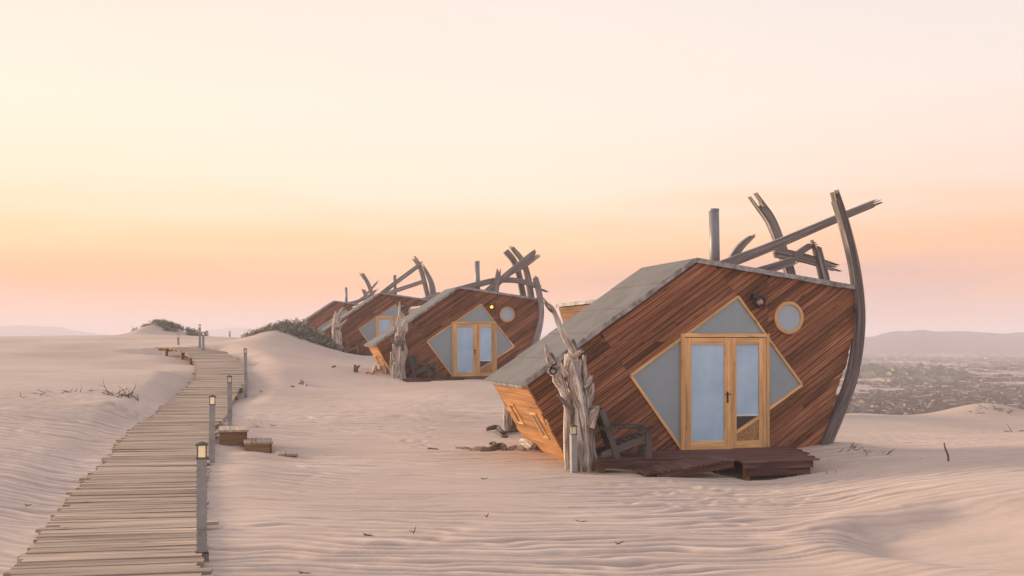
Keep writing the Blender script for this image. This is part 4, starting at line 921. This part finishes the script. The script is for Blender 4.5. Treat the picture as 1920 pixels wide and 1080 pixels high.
# steps down from the walk
st = empty('wooden_steps', (-5.9, 20.9, .1)); tag(st, 'pale wooden steps leading down from the boardwalk into the sand', 'steps')
SXD = Vector((.962, .272, 0)); SYD = Vector((-.272, .962, 0)); UPZ = Vector((0, 0, 1))
for (u0, u1, v0, Y, hgt, ln_) in ((409, 462, 809, 20.4, .26, 1.0), (457, 509, 832, 19.9, .25, .95), (519, 556, 846, 19.0, .05, .55)):
    a, c_ = at(u0, v0, Y), at(u1, v0, Y); wdt = (c_.x - a.x) / .962; org = st.location
    if ln_ < .6: a.z = gz(a.x + .15, a.y + .25) + .035
    P_ = lambda x_, y_, z_: a + SXD * x_ + SYD * y_ + UPZ * z_ - org
    for x0, x1 in ((0, wdt * .38), (wdt * .40, wdt)):
        b = MB(); b.box(P_((x0 + x1) / 2, ln_ / 2, 0), (x1 - x0 - .008, ln_ + random.uniform(-.02, .03), .042), SXD, SYD, UPZ, grain=1); b.build('tread', M['walk'], st)
    b = MB(); b.box(P_(wdt / 2 - .01, .04, -.022 - hgt / 2), (wdt - .06, .03, hgt), SXD, SYD, UPZ, grain=0); b.build('riser', M['walk_side'], st)
    b = MB(); b.box(P_(wdt - .05, ln_ / 2, -.022 - hgt / 2), (.04, ln_ - .05, hgt), SXD, SYD, UPZ, grain=1); b.build('side_board', M['walk_side'], st)
    for yy in (.085, ln_ - .08):
        b = MB(); b.box(P_(wdt - .10, yy, -.022 - hgt / 2 - .15), (.055, .055, hgt + .3), SXD, SYD, UPZ, grain=2); b.build('post', M['walk_side'], st)

# ------------------------------------------------------------------ bollard lights
def make_bollard(h, base, glow='glow'):
    r_ = empty('bollard_light', (0, 0, 0)); z0 = -.5
    b = MB(); b.box((0, 0, (z0 + h - .175) / 2), (.1, .1, h - .175 - z0), grain=2); po = b.build('post', M['steel'], r_)
    b = MB()
    for k in range(9):
        z = h - .3 - k * .11
        if z > .05:
            for sx_ in (-1, 1): b.cyl((sx_ * .05, -.025, z), (sx_ * .055, -.025, z), .006, n=6); b.cyl((sx_ * .05, .025, z + .05), (sx_ * .055, .025, z + .05), .006, n=6)
    for zz in (.25, h - .28): b.cyl((-.02, -.05, zz), (-.02, -.055, zz), .006, n=6); b.cyl((.025, -.05, zz + .04), (.025, -.055, zz + .04), .006, n=6)
    tag(b.build('rivets', M['dark_metal'], po), kind='stuff')
    b = MB(); b.box((0, 0, h - .165), (.115, .115, .018)); b.build('collar', M['rust'], r_)
    b = MB(); b.box((0, 0, h - .096), (.072, .072, .12)); b.build('lamp_glass', M[glow], r_)
    b = MB()
    for sx_ in (-1, 1):
        for sy_ in (-1, 1): b.box((sx_ * .043, sy_ * .043, h - .096), (.012, .012, .12), grain=2)
    b.build('lamp_frame', M['rust'], r_)
    b = MB(); b.box((0, 0, h - .027), (.125, .125, .016)); b.tube([(0, 0, h - .018), (0, 0, h - .006), (0, 0, h + .004)], [.058, .04, .01], 12); b.build('cap', M['rust'], r_)
    if base:
        b = MB(); b.tube([(0, 0, -.4), (0, 0, .05)], [.072, .07], 12, .08, 3); b.build('base_block', M['drift_dark'], r_)
        b = MB(); b.box((0, 0, .055), (.13, .13, .014)); b.build('base_plate', M['dark_metal'], r_)
    return r_
GB = 'square bollard lights beside the boardwalk'
bol = make_bollard(1.19, True); bol.location = at(378, 1045, 10.45); bol.rotation_euler.z = PHI; tag(bol, 'nearest grey metal bollard light with a glowing lamp, beside the boardwalk in front', 'bollard light', GB)
def bollard(u, vtop, Y, h, lb, glow=None):
    p = at(u, vtop, Y); c = copy_tree(BL[glow or 'glow']); c.location = (p.x, p.y, p.z - h); c.rotation_euler.z = PHI + .02 * math.sin(u); c.rotation_euler.y = .012 * math.sin(3 * u); tag(c, lb, 'bollard light', GB); return c
BL = {'glow': make_bollard(1.1, False), 'glow_dim': make_bollard(1.1, False, 'glow_dim')}
for u, vt, Y, lb, gl in [
    (396.5, 741, 17.9, 'second bollard light from the front, standing beside the wooden steps', 'glow'),
    (431, 704, 23.5, 'third bollard light from the front, just behind the wooden steps', 'glow_dim'),
    (460, 653, 32.6, 'fourth bollard light, tall on the right bend of the boardwalk', 'glow_dim'),
    (374.5, 608, 46.5, 'far bollard light standing tallest at the top of the boardwalk', 'glow'),
    (381, 622, 45.0, 'shorter far bollard light right next to the tallest one at the boardwalk top', 'glow'),
    (334, 626.5, 50.5, 'small far bollard light left of the boardwalk top', 'glow'),
    (389, 620, 74, 'faint tiny bollard light in the distance right behind the boardwalk top', 'glow_dim'),
    (430.5, 621, 71, 'faint tiny bollard light left of the dune shrubs', 'glow_dim'),
    (1076, 796, 17.15, 'bollard light tucked into the driftwood trunks of the nearest cabin', 'glow_dim'),
    (737.5, 676, 38.2, 'bollard light half hidden in the driftwood of the second cabin', 'glow_dim'),
    (627, 635, 57.4, 'tiny bollard light in the driftwood of the third cabin', 'glow_dim')]:
    bollard(u, vt, Y, 1.1, lb, gl)
for r_ in BL.values():
    for ch in list(r_.children):
        for g2 in list(ch.children): bpy.data.objects.remove(g2)
        bpy.data.objects.remove(ch)
    bpy.data.objects.remove(r_)

# ------------------------------------------------------------------ dune shrubs
def shrub(u, v, Y, rx, ry, h, n, lb, seed, bl=.22, grp='grey-green shrubs on the dune hummocks'):
    rg = random.Random(seed); p = at(u, v, Y); z = gz(p.x, p.y); root = empty('dune_shrub', (p.x, p.y, z)); f = MB(); s = MB()
    def hz(dx, dy): return gz_l(p.x + dx, p.y + dy) - z
    gxs = np.linspace(-rx, rx, 9); gys = np.linspace(-ry, ry, 9); GG = base_z(*[a.ravel() for a in np.meshgrid(gxs + p.x, gys + p.y, indexing='ij')]).reshape(9, 9) - z
    def hz(dx, dy):
        i = min(max(int((dx + rx) / (2 * rx) * 8), 0), 8); j = min(max(int((dy + ry) / (2 * ry) * 8), 0), 8); return GG[i, j]
    n = int(n * 1.5); ncl = max(8, n // 26)
    for _ in range(ncl):
        a = rg.random() * 6.28; q_ = math.sqrt(rg.random()); dx, dy = q_ * rx * math.cos(a), q_ * ry * math.sin(a)
        ch = h * (1 - q_ * q_ * .75) * rg.uniform(.35, 1.1); b0 = Vector((dx, dy, hz(dx, dy) - .06))
        lean = Vector((rg.gauss(0, .35), rg.gauss(0, .35), 1)).normalized(); tip = b0 + lean * (ch + .06)
        s.tube([b0, b0.lerp(tip, .6), tip], [.014, .010, .004], 4)
        for _k in range(26):
            t = rg.uniform(.15, 1.05); o = b0.lerp(tip, t) + Vector((rg.gauss(0, .10), rg.gauss(0, .10), rg.gauss(0, .05)))
            d = Vector((rg.gauss(0, .6), rg.gauss(0, .6), rg.uniform(.1, 1))).normalized(); sd_ = d.cross(Vector((rg.random(), rg.random(), rg.random()))).normalized()
            f.blade(o, d, bl * rg.uniform(.5, 1.2), bl * .2 * rg.uniform(.6, 1.3), sd_)
    tag(f.build('foliage', M['leaf'], root), kind='stuff'); tag(s.build('stems', M['twig'], root), kind='stuff'); tag(root, lb, 'shrub', grp); return root
shrub(535, 622, 53, 1.0, 1.6, .42, 1600, 'highest spiky shrub on top of the middle hummock', 1)
shrub(562, 630, 53, 1.1, 1.8, .6, 2000, 'dense grey-green shrub just right of the hummock top', 2)
shrub(590, 641, 53.5, 1.0, 1.8, .6, 1800, 'dense shrub halfway down the right flank of the hummock', 3)
shrub(612, 650, 54, .75, 1.4, .5, 1000, 'lowest shrub of the hummock, beside the third cabin driftwood', 4)
shrub(487, 627, 52.5, .8, 1.6, .28, 700, 'low sparse shrub on the left flank of the middle hummock', 5)
shrub(512, 619, 53, .7, 1.5, .3, 600, 'thin low shrub left of the hummock top', 6)
shrub(300, 622, 79, 1.0, 2, .35, 500, 'low dark shrub on the front of the far left hummock', 7, .34)
shrub(272, 622, 80, .6, 2, .3, 300, 'thin dark shrub on the left edge of the far left hummock', 8, .34)
shrub(322, 614, 80, .8, 2, .35, 400, 'dark shrub crowning the far left hummock', 9, .34)
shrub(362, 621, 82, .7, 2, .5, 350, 'small dark shrub left of the tallest far bollard', 10, .34)
shrub(371, 628, 80, .5, 2, .5, 300, 'small dark shrub right behind the tallest far bollard', 11, .34)

# ------------------------------------------------------------------ twigs and dead branches on the sand
def twig_thing(u, v, lb, size, n, seed, name='dead_branch', spread=.5, upness=.5, rad=.010, cat='dead branch', grp=None, lift=0.0):
    rg = random.Random(seed); p = on_sand(u, v); root = empty(name, p); upness *= .45
    for k in range(n):
        o = Vector((rg.gauss(0, spread * .4), rg.gauss(0, spread * .3), -.02)); o.z += gz_fast(p.x + o.x, p.y + o.y) - p.z + lift
        d = Vector((rg.gauss(0, .8), rg.gauss(0, .5), abs(rg.gauss(0, upness)) + .05)).normalized(); L_ = size * rg.uniform(.5, 1.2); pts = [(o, rad)]
        for i in range(3): o = o + d * L_ / 3; d = (d + Vector((rg.gauss(0, .4), rg.gauss(0, .4), rg.gauss(-.05, .2)))).normalized(); pts.append((o, rad * (1 - .28 * (i + 1))))
        P, r_ = crom(pts, 2); b = MB(); b.tube(P, r_, 6, .1, k)
        if rg.random() < .6:
            j = len(P) // 2; d2 = (d + Vector((rg.gauss(0, .8), rg.gauss(0, .8), .3))).normalized(); b.tube([P[j], P[j] + d2 * L_ * .25, P[j] + d2 * L_ * .4], [r_[j] * .7, r_[j] * .5, r_[j] * .3], 5)
        b.build('branch', M['twig'], root)
    tag(root, lb, cat, grp); return root
twig_thing(225, 742, 'largest tangle of dead branches on the small mound left of the boardwalk', .42, 30, 1, 'dead_bush', .75, .55, .013, 'dead bush')
twig_thing(195, 737, 'long dead branches trailing left from the big tangle on the mound', .4, 5, 2, spread=.5, upness=.25, rad=.011)
GT = 'dead twigs scattered on the left dune'
for i, (u, v, lb) in enumerate([(34, 743, 'leftmost flat twig on the left dune'), (58, 737, 'second twig cluster from the left edge on the dune'), (72, 741, 'arched twig in the left dune row, lying on a pale patch'), (97, 735, 'dark crooked twig between the left clusters and the mound'), (128, 734, 'short twig pair nearest the left side of the mound'), (143, 734, 'upright thin twig just left of the mound tangle'), (165, 733, 'fine twig beside the mound tip')]):
    twig_thing(u, v, lb, .28, 3, 20 + i, 'twig', .35, .3, .010, 'twig', GT)
GT2 = 'dead twigs on the sand right of the nearest cabin'
for i, (u, v, n, sz, lb) in enumerate([(1590, 846, 2, .22, 'dark bent twig closest to the curved rib of the nearest cabin'), (1600, 838, 3, .2, 'fine sprig of twigs beside the curved rib base'), (1612, 845, 3, .22, 'flat dry twigs left of the arched twig on the right sand'), (1641, 853, 3, .24, 'arched reddish twig on the right sand'), (1662, 852, 4, .24, 'dry twig tuft with upright wisps on the right sand'), (1668, 860, 2, .22, 'black low twig in front of the twig tuft'), (1722, 862, 2, .12, 'tiny twig midway to the upright stick'), (1755, 866, 2, .12, 'small dark twig just left of the upright stick'), (1556, 887, 2, .12, 'small twigs by the right end of the deck'), (1560, 896, 1, .1, 'single tiny twig in front of the deck corner')]):
    twig_thing(u, v, lb, sz, n, 40 + i, 'twig', .2, .45, .008, 'twig', GT2)
p = on_sand(1779, 866); o = empty('stick', p); tag(o, 'upright dark crooked stick standing alone in the right sand', 'stick')
limb('branch', [(Vector((.0, 0, -.05)), .018), (Vector((-.01, 0, .10)), .017), (Vector((-.055, 0, .22)), .014), (Vector((-.07, 0, .3)), .008)], o, 5, 'drift_dark', .15, 8); limb('branch', [(Vector((-.05, -.1, -.03)), .008), (Vector((-.04, -.1, .02)), .008), (Vector((-.055, -.1, .05)), .005)], o, 6, 'drift_dark', .1, 6)
GT3 = 'tiny twigs on the rippled foreground sand'
for i, (u, v, a, sz, lb) in enumerate([(686, 1006, 0, .08, 'pair of tiny twigs on the ripples below the steps'), (775, 1004, 70, .09, 'straight tiny twig standing aslant in the foreground ripples'), (912, 972, 60, .06, 'tiny stub of twig in the foreground between steps and cabin'), (905, 900, 10, .09, 'tiny bent twigs below the gnarled driftwood log'), (1157, 1024, 30, .08, 'dark forked twig in the foreground below the ramp'), (566, 1078, 5, .09, 'twig at the bottom edge of the foreground sand'), (1085, 981, 10, .10, 'thin twig in the foreground below the number six trunks'), (50, 951, 15, .08, 'small dark twig on the sand left of the boardwalk'), (620, 765, 20, .14, 'small dark twig on the slope between boardwalk and second cabin'), (510, 800, 10, .14, 'dark twig behind the wooden steps'), (490, 735, -10, .28, 'flat dark twig right of the raised boardwalk')]):
    p = on_sand(u, v); o = empty('twig', p); d = Vector((math.cos(R(a)), -.3, math.sin(R(a)))); b = MB(); b.tube([d * -sz * .3, d * sz * .5, d * sz], [.006, .007, .003], 6, .1, i)
    q_ = d * sz * .2; b.tube([q_, q_ + Vector((-sz * .6, 0, sz * .25))], [.005, .003], 5); b.build('branch', M['twig'], o); tag(o, lb, 'twig', GT3); o.location.z += .012
GT4 = 'dead plants on the right hummock'
for i, (u, v, n, sz, lb) in enumerate([(1878, 770, 9, .35, 'dark dead plant tangle on the face of the right hummock'), (1850, 770, 6, .5, 'long trailing dead stems left of the tangle on the right hummock'), (1895, 762, 3, .4, 'curled dead branch on the crest of the right hummock'), (1832, 774, 4, .3, 'low dead stems at the left foot of the right hummock')]):
    twig_thing(u, v, lb, sz, n, 70 + i, 'dead_plant', .6, .25, .014, 'dead plant', GT4)
for i, (u, v) in enumerate([(470, 790), (478, 800)]):
    twig_thing(u, v, ['thin dead grass wisps beside the third bollard', 'dead grass wisps just above the second step'][i], .22, 4, 90 + i, 'dead_grass', .25, .3, .006, 'dead grass')

# ------------------------------------------------------------------ scrub on the plain
def scrub_mesh(name, n, m0, m1, d0, d1, sz, hh, mat, seed, dens, blades=9):
    rg = np.random.RandomState(seed); dd = 1 / np.sqrt(rg.rand(n * 4) * (1 / d0 ** 2 - 1 / d1 ** 2) + 1 / d1 ** 2) if False else np.exp(rg.rand(n * 4) * math.log(d1 / d0)) * d0
    mm = m0 + rg.rand(n * 4) * (m1 - m0); x = dd * mm; y = dd; keep = np.where(dens(x, y) > rg.rand(n * 4))[0][:n]; x, y, dd = x[keep], y[keep], dd[keep]; z = plain_z(x, y); V = []; F = []
    k = len(x); s = sz * (.5 + rg.rand(k)) * (1 + dd / 400); big = rg.rand(k) ** 3; s = s * (.7 + 1.5 * big); h = hh * (.5 + rg.rand(k) + .8 * big) * (1 + dd / 900)
    ang_ = rg.rand(k, blades) * 6.283; rad = np.sqrt(rg.rand(k, blades)); bx = x[:, None] + np.cos(ang_) * rad * s[:, None]; by = y[:, None] + np.sin(ang_) * rad * s[:, None] * .8
    ht = h[:, None] * (1.05 - rad * .7) * (.6 + .6 * rg.rand(k, blades)); wd = s[:, None] * (.25 + .3 * rg.rand(k, blades)); tilt = rg.randn(k, blades) * .35; ya = rg.rand(k, blades) * 3.14
    cx, cy = np.cos(ya), np.sin(ya) * .6; zb = z[:, None] - .15
    P = np.stack([np.stack([bx - cx * wd, by - cy * wd, zb + 0 * bx], -1), np.stack([bx + cx * wd, by + cy * wd, zb + 0 * bx], -1), np.stack([bx + cx * wd * .7 + tilt * ht, by + cy * wd * .7, zb + ht * .75], -1), np.stack([bx + tilt * ht, by - .2, zb + ht], -1), np.stack([bx - cx * wd * .8 + tilt * ht, by - cy * wd * .8, zb + ht * .7], -1)], 2)
    nb_ = k * blades; V = P.reshape(-1, 3); me = bpy.data.meshes.new(name); me.vertices.add(nb_ * 5); me.vertices.foreach_set('co', V.ravel()); me.loops.add(nb_ * 5); me.loops.foreach_set('vertex_index', np.arange(nb_ * 5)); me.polygons.add(nb_); me.polygons.foreach_set('loop_start', np.arange(nb_) * 5)
    me.materials.append(mat); me.update(calc_edges=True); me.validate(); o = bpy.data.objects.new(name, me); col.objects.link(o); tag(o, kind='stuff'); return o
def dens1(x, y): return np.clip(.50 + 2.6 * fbm(x * .045 + 5, y * .05 + 3, 4), 0, 1)
def dens2(x, y): return np.clip(2.5 * (fbm(x * .004 + 2, y * .006 + 8, 2) + .15), 0, 1)
def dens3(x, y): return np.exp(-(((x - 118) / 16) ** 2 + ((y - 310) / 26) ** 2))
o = scrub_mesh('scrub', 20000, -.12, .72, 95, 1500, 1.15, .40, M['scrub'], 5, dens1)
tag(o, 'low brown and grey desert scrub covering the plain behind the cabins', 'scrub')
o = scrub_mesh('reeds', 900, .30, .75, 640, 950, 1.5, .6, M['reed'], 6, dens2); tag(o, 'band of pale green reeds far out on the plain', 'reeds')
o = scrub_mesh('reeds', 220, .30, .45, 270, 350, 1.6, 1.5, M['reed'], 9, dens3); tag(o, 'small bright green reed patch on the plain just right of the curved rib', 'reeds')

# ------------------------------------------------------------------ haze
zt = 48.0
b = MB(); b.box((0, 600, (zt - 16) / 2), (9000, 8600, zt + 16)); hz_ = b.build('haze', M['black']); hz_.data.materials.clear()
hm = bpy.data.materials.new('haze_air'); hm.use_nodes = True; ht = hm.node_tree; ht.nodes.clear(); pv = ht.nodes.new('ShaderNodeVolumePrincipled'); pv.inputs['Color'].default_value = (.90, .845, .92, 1); pv.inputs['Density'].default_value = .00098; pv.inputs['Anisotropy'].default_value = .0
oo = ht.nodes.new('ShaderNodeOutputMaterial'); ht.links.new(pv.outputs[0], oo.inputs['Volume']); hz_.data.materials.append(hm); tag(hz_, kind='stuff', label='pale dusk haze over the dunes and the plain', cat='haze')
